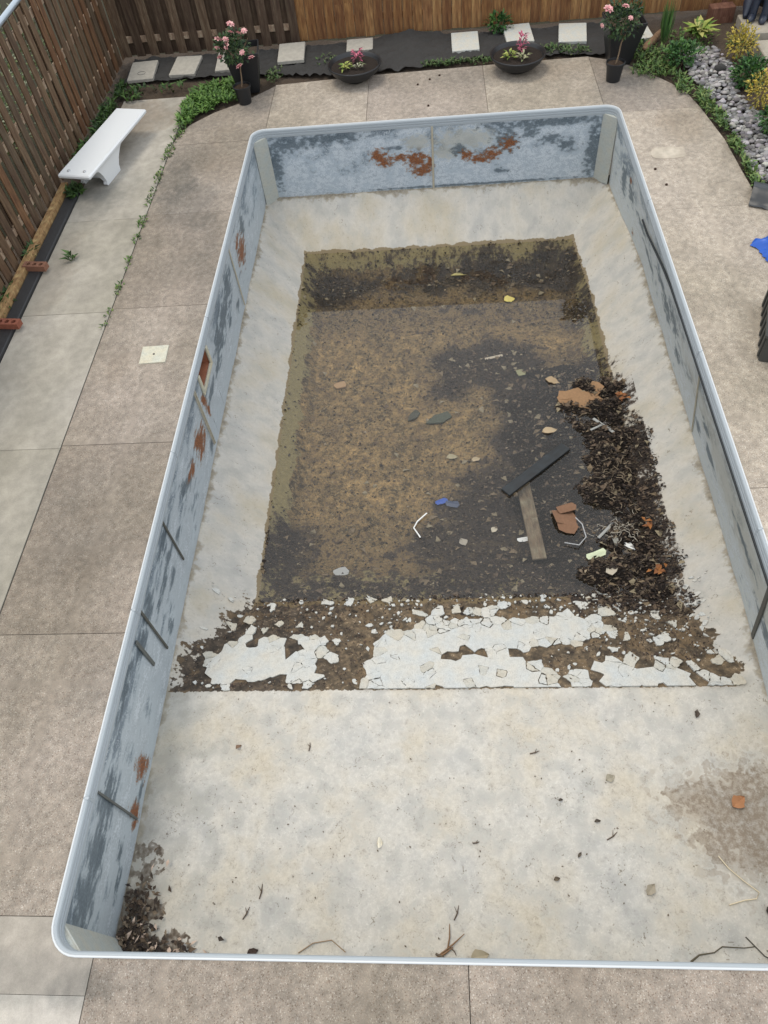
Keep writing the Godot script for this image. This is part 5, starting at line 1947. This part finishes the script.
	tufts("fence_weeds", "weeds along the foot of the weathered side fence", [[-4.0, -11.0, 0.5, 0.14, 0.18], [-4.4, -10.85, 0.15, 0.2, 0.3], [-4.65, -10.2, 0.1, 0.5, 1.0], [-4.62, -11.0, 0.08, 0.3, 0.4], [-4.55, -8.3, 0.1, 0.15, 0.5], [-4.73, -7.05, 0.05, 0.15, 0.4], [-4.76, -6.1, 0.04, 0.3, 0.4], [-4.74, -9.2, 0.06, 0.4, 0.3], [-4.2, -6.9, 0.03, 0.03, 0.05]], 200, 0.13, 0.045, [lin(70, 104, 46), lin(88, 124, 56), lin(54, 84, 38)])
	tufts("bed_weeds", "grass and weeds along the curved deck edge by the gravel", [[3.05, -10.45, 0.3, 0.2, 0.9], [3.32, -10.0, 0.1, 0.3, 0.6], [3.5, -9.5, 0.09, 0.3, 0.8], [3.58, -9.0, 0.07, 0.25, 0.5], [3.60, -8.4, 0.06, 0.25, 0.4], [3.62, -7.9, 0.05, 0.25, 0.35], [3.62, -7.55, 0.05, 0.12, 0.2], [3.0, -11.0, 0.3, 0.3, 0.4], [3.6, -10.95, 0.3, 0.2, 0.5], [4.05, -8.1, 0.12, 0.2, 0.4], [3.2, -10.8, 0.35, 0.3, 0.8], [3.7, -11.3, 0.4, 0.3, 0.4], [4.35, -11.0, 0.25, 0.15, 0.3], [2.95, -11.3, 0.2, 0.3, 0.3]], 260, 0.11, 0.03, weed)
	tufts("edge_weeds", "low weeds along the landscape fabric at the far deck edge", [[0.2, -11.15, 0.35, 0.08, 0.5], [0.72, -11.12, 0.2, 0.06, 0.25], [1.75, -11.3, 0.3, 0.12, 0.5], [2.1, -11.2, 0.2, 0.1, 0.3], [-2.3, -11.2, 0.12, 0.25, 0.35], [-1.5, -11.5, 0.2, 0.2, 0.15]], 300, 0.09, 0.028, [lin(66, 100, 46), lin(88, 120, 60), lin(112, 128, 84)])


# ------------------------------------------------------------------ other garden things
func build_garden() -> void:
	# black landscape fabric along the back
	var mb := MB.new()
	var n := noise(1.0, 95, 4)
	var rows := []
	for j in 18:
		var row := []
		for i in 150:
			var x := -4.62 + i * 0.052
			var front := -11.12 - 0.10 * sin(x * 1.7) + n.get_noise_1d(x * 30.0) * 0.10
			if x < -2.9:
				front = -11.28
			var z := lerpf(front, -12.06, j / 17.0)
			var y := 0.006 + absf(n.get_noise_2d(x * 3.0, z * 4.0)) * 0.06 + absf(n.get_noise_2d(x * 9.0, z * 9.0)) * 0.03
			y += 0.10 * exp(-pow((x + 0.35) / 0.5, 2.0)) * j / 17.0
			row.append(mb.p(Vector3(x, y, z), Vector2(x, z)))
		rows.append(row)
	for j in 17:
		for i in 149:
			mb.q(rows[j][i], rows[j][i + 1], rows[j + 1][i + 1], rows[j + 1][i])
	var fabm := tri_mat(c8(68, 70, 74), 0.75, M.trowel, 1.5, M.fine_h, 0.2)
	solo("landscape_fabric", mb.mesh(true), fabm, "crumpled black landscape fabric laid along the back fence", "fabric")
	# square pavers: [x, z, turn, w, d, lift, label]
	var pm := [tri_mat(c8(226, 228, 228), 0.85, M.trowel, 0.9, M.fine_h, 0.05), tri_mat(c8(255, 255, 252), 0.85, M.paint.albedo_texture, 0.9, M.fine_h, 0.05)]
	var pv := [
		[-4.37, -11.56, 0.05, 0, "grey paver with a dark ring mark in the fence corner"],
		[-3.71, -11.62, -0.06, 0, "grey paver second from the fence corner"],
		[-3.03, -11.66, 0.04, 0, "grey paver half hidden behind the rose planter"],
		[-2.08, -11.72, 0.04, 0, "raised grey paver beside the end of the grey fence"],
		[-1.05, -11.86, 0.02, 0, "grey paver behind the pink flower bowl"],
		[0.53, -11.69, 0.0, 1, "white paver midway along the cedar fence"],
		[1.32, -11.82, 0.05, 1, "white paver behind the yellow leaf bowl"],
		[2.10, -11.70, -0.12, 1, "white paver left of the tall cedar side planter"],
		[2.98, -11.62, 0.1, 1, "white paver half hidden right of the tall cedar side planter"]]
	var k := 0
	for e in pv:
		var b := MB.new()
		b.cbox(Vector3.ZERO, Vector3(0.40, 0.05, 0.56 if k != 4 else 0.36), 0.006)
		var lift := 0.075 if k == 3 else 0.045
		var o := solo("paver", b.mesh(), pm[e[3]], e[4], "paver", Vector3(e[0], lift, e[1]), e[2], "pavers along the back fence")
		o.rotation.x = 0.04
		k += 1
	var rg := MB.new()
	var rp := []
	for q in 15:
		var a := q * 0.42 + 0.4
		rp.append(Vector3(cos(a) * 0.06, 0.028, sin(a) * 0.05))
	rg.tube(rp, [0.003], 4)
	var ring := part("ring_mark", rg.mesh(), mat(c8(96, 96, 94), 0.9), get_node("paver"))
	ring.position = Vector3(0.0, 0.0, 0.10)

	# diving board on its pedestal
	var db := thing("diving_board", "white diving board on a moulded pedestal beside the side fence", "diving board", Vector3(-4.24, 0.0, -9.0), 0.0)
	db.rotation.y = -0.215
	var wm := mat(c8(208, 210, 210), 0.4)
	var bb := MB.new()
	bb.cbox(Vector3(0, 0.285, 0.0), Vector3(0.45, 0.05, 1.68), 0.014)
	var brd := part("board", bb.mesh(), wm, db)
	brd.rotation.x = 0.0
	for sx in [-1, 1]:
		var bo := MB.new()
		bo.lathe([[0.0, 0.012], [0.016, 0.012], [0.02, 0.004], [0.02, 0.0]], 12, Vector3(sx * 0.11, 0.31, 0.74))
		part("bolt", bo.mesh(true), mat(c8(170, 172, 174), 0.4, null, 0.6), brd)
	# pedestal: side outline with a flared foot, hollow arch in front
	var outline := PackedVector2Array([Vector2(0.50, 0.0), Vector2(0.52, 0.02), Vector2(0.50, 0.05), Vector2(0.53, 0.14), Vector2(0.58, 0.22), Vector2(0.66, 0.26), Vector2(-0.12, 0.26), Vector2(-0.02, 0.22), Vector2(0.08, 0.14), Vector2(0.13, 0.07), Vector2(0.14, 0.0)])
	var ped := CSGCombiner3D.new()
	ped.name = "pedestal"
	var pp := CSGPolygon3D.new()
	pp.polygon = outline
	pp.depth = 0.38
	pp.rotation.y = -PI / 2
	pp.position.x = -0.19
	pp.material = wm
	ped.add_child(pp)
	var hole := CSGCylinder3D.new()
	hole.radius = 0.14
	hole.height = 0.34
	hole.sides = 28
	hole.rotation.x = PI / 2
	hole.position = Vector3(0.0, 0.03, 0.52)
	hole.operation = CSGShape3D.OPERATION_SUBTRACTION
	hole.material = wm
	ped.add_child(hole)
	db.add_child(ped)

	# timber kerb and black strip along the side fence, two bricks on top
	var tk := MB.new()
	tk.cbox(Vector3(-4.705, 0.025, -6.0), Vector3(0.09, 0.13, 4.9), 0.006)
	var tko := solo("timber_kerb", tk.mesh(), tri_mat(c8(214, 178, 124), 0.85, M.grain, 1.5), "yellowish timber kerb at the foot of the side fence", "timber")
	tko.rotation.y = 0.0
	var es := MB.new()
	es.cbox(Vector3(-4.575, 0.0, -5.6), Vector3(0.145, 0.07, 5.7), 0.006)
	solo("edging_strip", es.mesh(), tri_mat(c8(62, 66, 74), 0.5, M.trowel, 1.0), "black plastic edging strip between timber kerb and walk", "edging")
	brick(Vector3(-4.56, 0.068, -6.72), -0.12, c8(176, 128, 108), "three hole brick farther along the black edging strip", "bricks on the edging strip")
	brick(Vector3(-4.555, 0.068, -5.73), -0.10, c8(182, 112, 92), "redder three hole brick nearer along the black edging strip", "bricks on the edging strip")

	# white skimmer lid with a screw
	var lid := thing("skimmer_lid", "square white skimmer lid set in the patio", "lid", Vector3(-2.87, 0.0, -5.21), 0.04)
	var lb := MB.new()
	lb.cbox(Vector3(0, 0.004, 0), Vector3(0.27, 0.016, 0.25), 0.003)
	var ldp := part("plate", lb.mesh(), tri_mat(c8(255, 252, 236), 0.5, M.paint.albedo_texture, 0.6), lid)
	var sc := MB.new()
	sc.lathe([[0.0, 0.016], [0.010, 0.016], [0.012, 0.012]], 10)
	part("screw", sc.mesh(true), mat(c8(60, 58, 54), 0.6), ldp)
	# stubs of old ladder and rail anchors
	for e in [[-0.18, -10.57, "rusty anchor stub leftmost in the far deck"], [-0.01, -10.70, "rusty anchor stub beside the leftmost one in the far deck"], [0.13, -10.80, "rusty anchor stub nearest the back bed in the far deck"], [-0.04, -9.94, "rusty anchor stub just behind the far coping"], [2.60, -8.02, "rusty anchor stub upper of two by the pale cement patch"], [2.66, -7.68, "rusty anchor stub lower of two by the pale cement patch"]]:
		var ab := MB.new()
		ab.lathe([[0.0, 0.016], [0.012, 0.016], [0.015, 0.011], [0.016, -0.01]], 12)
		solo("anchor_stub", ab.mesh(true), tri_mat(c8(180, 150, 130), 0.9, M.soil, 4.0), e[2], "anchor", Vector3(e[0], 0.0, e[1]), 0.0, "old anchors in the deck")

	# stones of the gravel bed: past counting
	var base := MB.new()
	var ic := [Vector3(0, 1, 0), Vector3(0.9, 0.35, 0), Vector3(0.28, 0.4, 0.86), Vector3(-0.75, 0.4, 0.5), Vector3(-0.7, 0.38, -0.55), Vector3(0.3, 0.36, -0.85), Vector3(0.75, -0.4, 0.5), Vector3(-0.3, -0.4, 0.85), Vector3(-0.9, -0.38, 0), Vector3(-0.25, -0.42, -0.85), Vector3(0.72, -0.4, -0.52), Vector3(0, -0.8, 0)]
	for w in ic:
		base.p(w * 0.5)
	for q in 5:
		var q1 := 1 + q
		var q2 := 1 + (q + 1) % 5
		var l1 := 6 + q
		var l2 := 6 + (q + 1) % 5
		base.out_tri(0, q1, q2, Vector3.ZERO)
		base.out_tri(q1, q2, l1, Vector3.ZERO)
		base.out_tri(q2, l1, l2, Vector3.ZERO)
		base.out_tri(11, l1, l2, Vector3.ZERO)
	var mm := MultiMesh.new()
	mm.transform_format = MultiMesh.TRANSFORM_3D
	mm.use_colors = true
	mm.mesh = base.mesh(true)
	var xf := []
	var strip := PackedVector2Array([Vector2(3.5, -10.95), Vector2(3.95, -10.95), Vector2(4.05, -10.3), Vector2(3.95, -9.6), Vector2(4.05, -9.0), Vector2(4.5, -8.4), Vector2(4.5, -7.4), Vector2(3.66, -7.35), Vector2(3.66, -8.4), Vector2(3.62, -9.3), Vector2(3.46, -10.1)])
	while xf.size() < 1500:
		var w := Vector2(rng.randf_range(3.4, 4.5), rng.randf_range(-11.0, -7.35))
		if not Geometry2D.is_point_in_polygon(w, strip):
			continue
		var s := rng.randf_range(0.035, 0.085)
		var bs := Basis.from_euler(Vector3(rng.randf() * 0.5, rng.randf() * TAU, rng.randf() * 0.5)).scaled(Vector3(s * rng.randf_range(0.9, 1.4), s * 0.7, s))
		xf.append(Transform3D(bs, Vector3(w.x, 0.02 + rng.randf() * 0.03, w.y)))
	mm.instance_count = xf.size()
	for q in xf.size():
		mm.set_instance_transform(q, xf[q])
		var g := rng.randf_range(84.0, 168.0)
		mm.set_instance_color(q, lin(g, g * rng.randf_range(0.95, 1.0), g * rng.randf_range(0.92, 1.0)))
	var mi := MultiMeshInstance3D.new()
	mi.name = "gravel"
	mi.multimesh = mm
	mi.material_override = M.vert
	mi.set_meta("kind", "stuff")
	mi.set_meta("label", "band of rounded grey river stones in the garden bed")
	mi.set_meta("category", "gravel")
	add_child(mi)

	# grey stone steps in the far corner
	var stm := tri_mat(c8(214, 212, 206), 0.85, M.trowel, 0.6, M.fine_h, 0.1)
	var s1 := MB.new()
	s1.cbox(Vector3(5.0, 0.09, -11.3), Vector3(1.22, 0.14, 0.62), 0.01)
	solo("stone_step", s1.mesh(), stm, "upper grey stone step under the dark statue", "step")
	var s2 := MB.new()
	s2.cbox(Vector3(5.05, 0.07, -10.35), Vector3(1.25, 0.14, 0.92), 0.01)
	solo("stone_step", s2.mesh(), stm, "lower pale stone step beside the yellow shrub", "step")
	statue()
	var wb := MB.new()
	wb.cbox(Vector3(0, 0.10, 0), Vector3(0.34, 0.24, 0.18), 0.01)
	wb.cbox(Vector3(0.06, 0.45, -0.12), Vector3(0.07, 0.9, 0.05), 0.006)
	solo("timber_block", wb.mesh(), wood(c8(150, 104, 84)), "reddish brown timber block with a stake against the cedar fence", "block", Vector3(4.22, 0.0, -11.82), 0.05)
	for e in [[3.85, -10.25, 0.07, c8(70, 72, 74), "dark stone at the head of the gravel bed"], [4.32, -10.02, 0.09, c8(214, 176, 150), "pinkish stone beside the bright green shrub"]]:
		var rb := MB.new()
		for w in ic:
			rb.p(Vector3(w.x * e[2] * 1.3, w.y * e[2] + e[2] * 0.6, w.z * e[2]))
		rb.f = base.f
		solo("stone", rb.mesh(true), tri_mat(e[3], 0.9, M.trowel, 2.0), e[4], "stone", Vector3(e[0], 0.02, e[1]))
	# rotted log in the bed
	var lg := MB.new()
	var lp := []
	for q in 7:
		lp.append(Vector3(3.0 + q * 0.055, 0.05 + sin(q * 1.3) * 0.015, -11.0 - q * 0.09))
	lg.tube(lp, [0.03, 0.05, 0.045, 0.055, 0.05, 0.04, 0.02], 9)
	solo("rotted_log", lg.mesh(true), tri_mat(c8(178, 146, 116), 0.95, M.grain, 3.0), "small rotted log in the weeds right of the tall planter", "log")

	# blue tarpaulin, black liner and dark storage box at the side of the deck
	var tp := MB.new()
	var tn := noise(1.0, 97, 3)
	var trow := []
	for j in 25:
		var row := []
		for i in 25:
			var uu := i / 24.0
			var vv := j / 24.0
			var edge := minf(minf(uu, 1 - uu), minf(vv, 1 - vv)) * 2.0
			var y := 0.01 + pow(clampf(edge * 1.6, 0, 1), 0.5) * (0.16 + 0.14 * tn.get_noise_2d(uu * 3.0, vv * 3.0)) + absf(tn.get_noise_2d(uu * 14.0, vv * 14.0)) * 0.10 * clampf(edge * 3.0, 0.1, 1.0)
			var rim := 0.06 * tn.get_noise_2d(uu * 6.0 + 9.0, vv * 6.0)
			row.append(tp.p(Vector3((uu - 0.5) * 0.95 + rim, y, (vv - 0.5) * 0.62 + rim), Vector2(uu, vv)))
		trow.append(row)
	for j in 24:
		for i in 24:
			tp.q(trow[j][i], trow[j + 1][i], trow[j + 1][i + 1], trow[j][i + 1])
	solo("tarpaulin", tp.mesh(true), mat(c8(28, 84, 176), 0.4), "crumpled bright blue tarpaulin bundle on the deck", "tarpaulin", Vector3(3.82, 0.0, -6.32), 0.25)
	var bl := MB.new()
	var brow := []
	for j in 13:
		var row := []
		for i in 19:
			var uu := i / 18.0
			var vv := j / 12.0
			var y := 0.02 + 0.22 * sin(PI * clampf(vv * 1.1, 0.0, 1.0)) * (0.5 + 0.5 * uu) + tn.get_noise_2d(uu * 9.0, vv * 7.0) * 0.04
			row.append(bl.p(Vector3(uu * 1.2, y, (vv - 0.5) * 0.42 + uu * 0.12), Vector2(uu, vv)))
		brow.append(row)
	for j in 12:
		for i in 18:
			bl.q(brow[j][i], brow[j + 1][i], brow[j + 1][i + 1], brow[j][i + 1])
	solo("plastic_liner", bl.mesh(true), mat(c8(40, 43, 46), 0.4), "folded black plastic liner at the end of the gravel bed", "plastic sheet", Vector3(3.50, 0.0, -7.35), -0.35)
	var bx := thing("storage_box", "dark grey ribbed plastic storage box at the deck side", "box", Vector3(3.46, 0.0, -5.00), -0.32)
	var bm := mat(c8(58, 58, 55), 0.55)
	var b1 := MB.new()
	b1.cbox(Vector3(0, 0.14, 0), Vector3(0.92, 0.28, 0.86), 0.012)
	part("body", b1.mesh(), bm, bx)
	var b2 := MB.new()
	b2.cbox(Vector3(0, 0.305, 0), Vector3(0.98, 0.05, 0.92), 0.014)
	part("lid", b2.mesh(), bm, bx)
	for q in 6:
		for s in [-1, 1]:
			var rb := MB.new()
			rb.cbox(Vector3(s * 0.466, 0.14, -0.36 + q * 0.144), Vector3(0.02, 0.25, 0.05), 0.005)
			part("rib", rb.mesh(), bm, bx)


func brick(at: Vector3, turn: float, col: Color, label: String, group: String) -> void:
	var t := thing("brick", label, "brick", at, turn, group)
	# outline with three round holes: top and bottom faces as strips round the holes
	var body := CSGCombiner3D.new()
	body.name = "body"
	var m := tri_mat(col, 0.9, M.trowel, 2.0, M.fine_h, 0.2)
	var b := CSGBox3D.new()
	b.size = Vector3(0.27, 0.065, 0.095)
	b.material = m
	body.add_child(b)
	for k in 3:
		var c := CSGCylinder3D.new()
		c.radius = 0.026
		c.height = 0.2
		c.sides = 16
		c.operation = CSGShape3D.OPERATION_SUBTRACTION
		c.position = Vector3((k - 1) * 0.078, 0, 0)
		c.material = m
		body.add_child(c)
	t.add_child(body)


func statue() -> void:
	# seated dog-like garden figure: only the paws and lower legs show
	var mb := MB.new()
	for s in [-1, 1]:
		mb.tube([Vector3(s * 0.07, 0.55, 0.02), Vector3(s * 0.075, 0.35, 0.05), Vector3(s * 0.075, 0.12, 0.07), Vector3(s * 0.075, 0.03, 0.09)], [0.07, 0.06, 0.048, 0.055], 12)
		mb.tube([Vector3(s * 0.075, 0.04, 0.04), Vector3(s * 0.078, 0.045, 0.12), Vector3(s * 0.08, 0.03, 0.18), Vector3(s * 0.08, 0.02, 0.20)], [0.045, 0.055, 0.042, 0.012], 12)
		mb.tube([Vector3(s * 0.13, 0.22, -0.20), Vector3(s * 0.17, 0.13, -0.08), Vector3(s * 0.17, 0.05, 0.0), Vector3(s * 0.17, 0.03, 0.07)], [0.12, 0.10, 0.055, 0.03], 12)
	mb.tube([Vector3(0, 0.12, -0.26), Vector3(0, 0.28, -0.20), Vector3(0, 0.50, -0.06), Vector3(0, 0.66, 0.0), Vector3(0, 0.76, 0.02)], [0.10, 0.17, 0.16, 0.11, 0.08], 14)
	mb.tube([Vector3(0, 0.72, -0.06), Vector3(0, 0.84, 0.0), Vector3(0, 0.86, 0.10), Vector3(0, 0.82, 0.20), Vector3(0, 0.81, 0.23)], [0.05, 0.10, 0.095, 0.055, 0.02], 14)
	for s in [-1, 1]:
		mb.tube([Vector3(s * 0.07, 0.90, 0.0), Vector3(s * 0.10, 0.86, 0.0), Vector3(s * 0.11, 0.77, 0.02)], [0.02, 0.035, 0.008], 8)
	solo("garden_statue", mb.mesh(true), mat(c8(38, 44, 58), 0.45), "dark blue black garden statue sitting on the upper step", "statue", Vector3(4.62, 0.16, -11.42), -0.5)


# ------------------------------------------------------------------
func _ready() -> void:
	# camera
	var cam := Camera3D.new()
	cam.position = Vector3(-0.0213, 4.8681, 0.3421)
	cam.rotation_order = EULER_ORDER_YXZ
	cam.rotation = Vector3(-0.941663, 0.133734, -0.137613)
	cam.fov = 69.959
	cam.near = 0.05
	cam.far = 400.0
	add_child(cam)
	cam.current = true
	# overcast daylight
	var env := Environment.new()
	env.background_mode = Environment.BG_SKY
	var sky := Sky.new()
	var sm := ProceduralSkyMaterial.new()
	sm.sky_top_color = Color(0.89, 0.915, 0.95)
	sm.sky_horizon_color = Color(0.86, 0.88, 0.90)
	sm.sky_curve = 0.2
	sm.ground_bottom_color = Color(0.35, 0.33, 0.3)
	sm.ground_horizon_color = Color(0.6, 0.6, 0.58)
	sm.sun_angle_max = 1.0
	sky.sky_material = sm
	env.sky = sky
	env.background_energy_multiplier = 1.0
	env.tonemap_mode = Environment.TONE_MAPPER_LINEAR
	env.tonemap_exposure = 1.72
	env.sdfgi_enabled = true
	env.ssao_enabled = true
	env.ssil_enabled = true
	var we := WorldEnvironment.new()
	we.environment = env
	add_child(we)
	var sun := DirectionalLight3D.new()
	sun.light_energy = 0.3
	sun.light_color = Color(1.0, 0.97, 0.92)
	sun.light_angular_distance = 22.0
	sun.shadow_enabled = true
	add_child(sun)
	sun.look_at_from_position(Vector3(-2.5, 10.0, -1.0), Vector3.ZERO)

	rng.seed = 20240611
	warp = noise(0.03, 11, 4)
	fine = noise(0.05, 12, 3)
	mulch_polys = [
		PackedVector2Array([Vector2(1.95, -6.6), Vector2(2.2, -5.55), Vector2(2.25, -4.93), Vector2(2.25, -4.21), Vector2(2.25, -3.04), Vector2(1.46, -3.04), Vector2(0.52, -3.16), Vector2(-0.06, -3.58), Vector2(-0.51, -4.00), Vector2(0.08, -4.63), Vector2(0.55, -5.34), Vector2(0.78, -5.98), Vector2(0.38, -6.32), Vector2(-0.13, -6.18), Vector2(-0.18, -6.95), Vector2(0.82, -7.17), Vector2(1.41, -6.9)]),
		PackedVector2Array([Vector2(-1.91, -4.20), Vector2(-1.62, -4.27), Vector2(-1.39, -3.38), Vector2(-1.86, -3.23), Vector2(-1.94, -3.67)]),
		PackedVector2Array([Vector2(-1.81, -8.78), Vector2(-1.25, -8.80), Vector2(-0.23, -8.72), Vector2(0.93, -8.83), Vector2(1.78, -8.96), Vector2(2.01, -8.65), Vector2(2.03, -7.02), Vector2(1.83, -7.49), Vector2(1.62, -8.23), Vector2(0.92, -8.50), Vector2(0.05, -8.40), Vector2(-0.68, -8.58), Vector2(-1.31, -8.16), Vector2(-1.69, -8.10)]),
		PackedVector2Array([Vector2(-1.78, -3.23), Vector2(-1.2, -3.5), Vector2(-0.48, -3.5), Vector2(0.75, -3.36), Vector2(0.71, -3.08), Vector2(-1.45, -3.13)])]
	paint_polys = [
		PackedVector2Array([Vector2(-2.26, -2.31), Vector2(-2.16, -2.62), Vector2(-1.87, -2.76), Vector2(-1.09, -2.64), Vector2(-0.99, -2.44), Vector2(-1.09, -2.14), Vector2(-2.09, -2.10)]),
		PackedVector2Array([Vector2(-0.73, -2.0), Vector2(-0.73, -2.44), Vector2(-0.58, -2.71), Vector2(-0.35, -2.81), Vector2(0.22, -2.86), Vector2(1.07, -2.97), Vector2(1.45, -2.79), Vector2(1.27, -2.58), Vector2(0.84, -2.41), Vector2(0.85, -2.25), Vector2(1.00, -2.0)]),
		PackedVector2Array([Vector2(1.02, -2.0), Vector2(1.08, -2.25), Vector2(1.30, -2.34), Vector2(1.63, -2.31), Vector2(2.02, -2.25), Vector2(2.09, -2.10), Vector2(1.98, -2.0)]),
		PackedVector2Array([Vector2(-0.45, -3.05), Vector2(0.13, -3.06), Vector2(0.61, -3.09), Vector2(0.60, -2.96), Vector2(0.22, -2.95), Vector2(-0.35, -2.93)]),
		PackedVector2Array([Vector2(2.15, -2.38), Vector2(2.38, -2.41), Vector2(2.40, -2.02), Vector2(2.09, -2.02)])]
	make_mulch_map()
	var t0 := Time.get_ticks_msec()
	make_textures()
	print("textures ", Time.get_ticks_msec() - t0)
	floor_textures()
	print("floor ", Time.get_ticks_msec() - t0)
	build_deck()
	build_basin()
	print("basin ", Time.get_ticks_msec() - t0)
	build_water()
	M.leafy = null
	build_plants()
	build_fences()
	build_litter()
	build_debris()
	build_garden()
	print("done ", Time.get_ticks_msec() - t0)
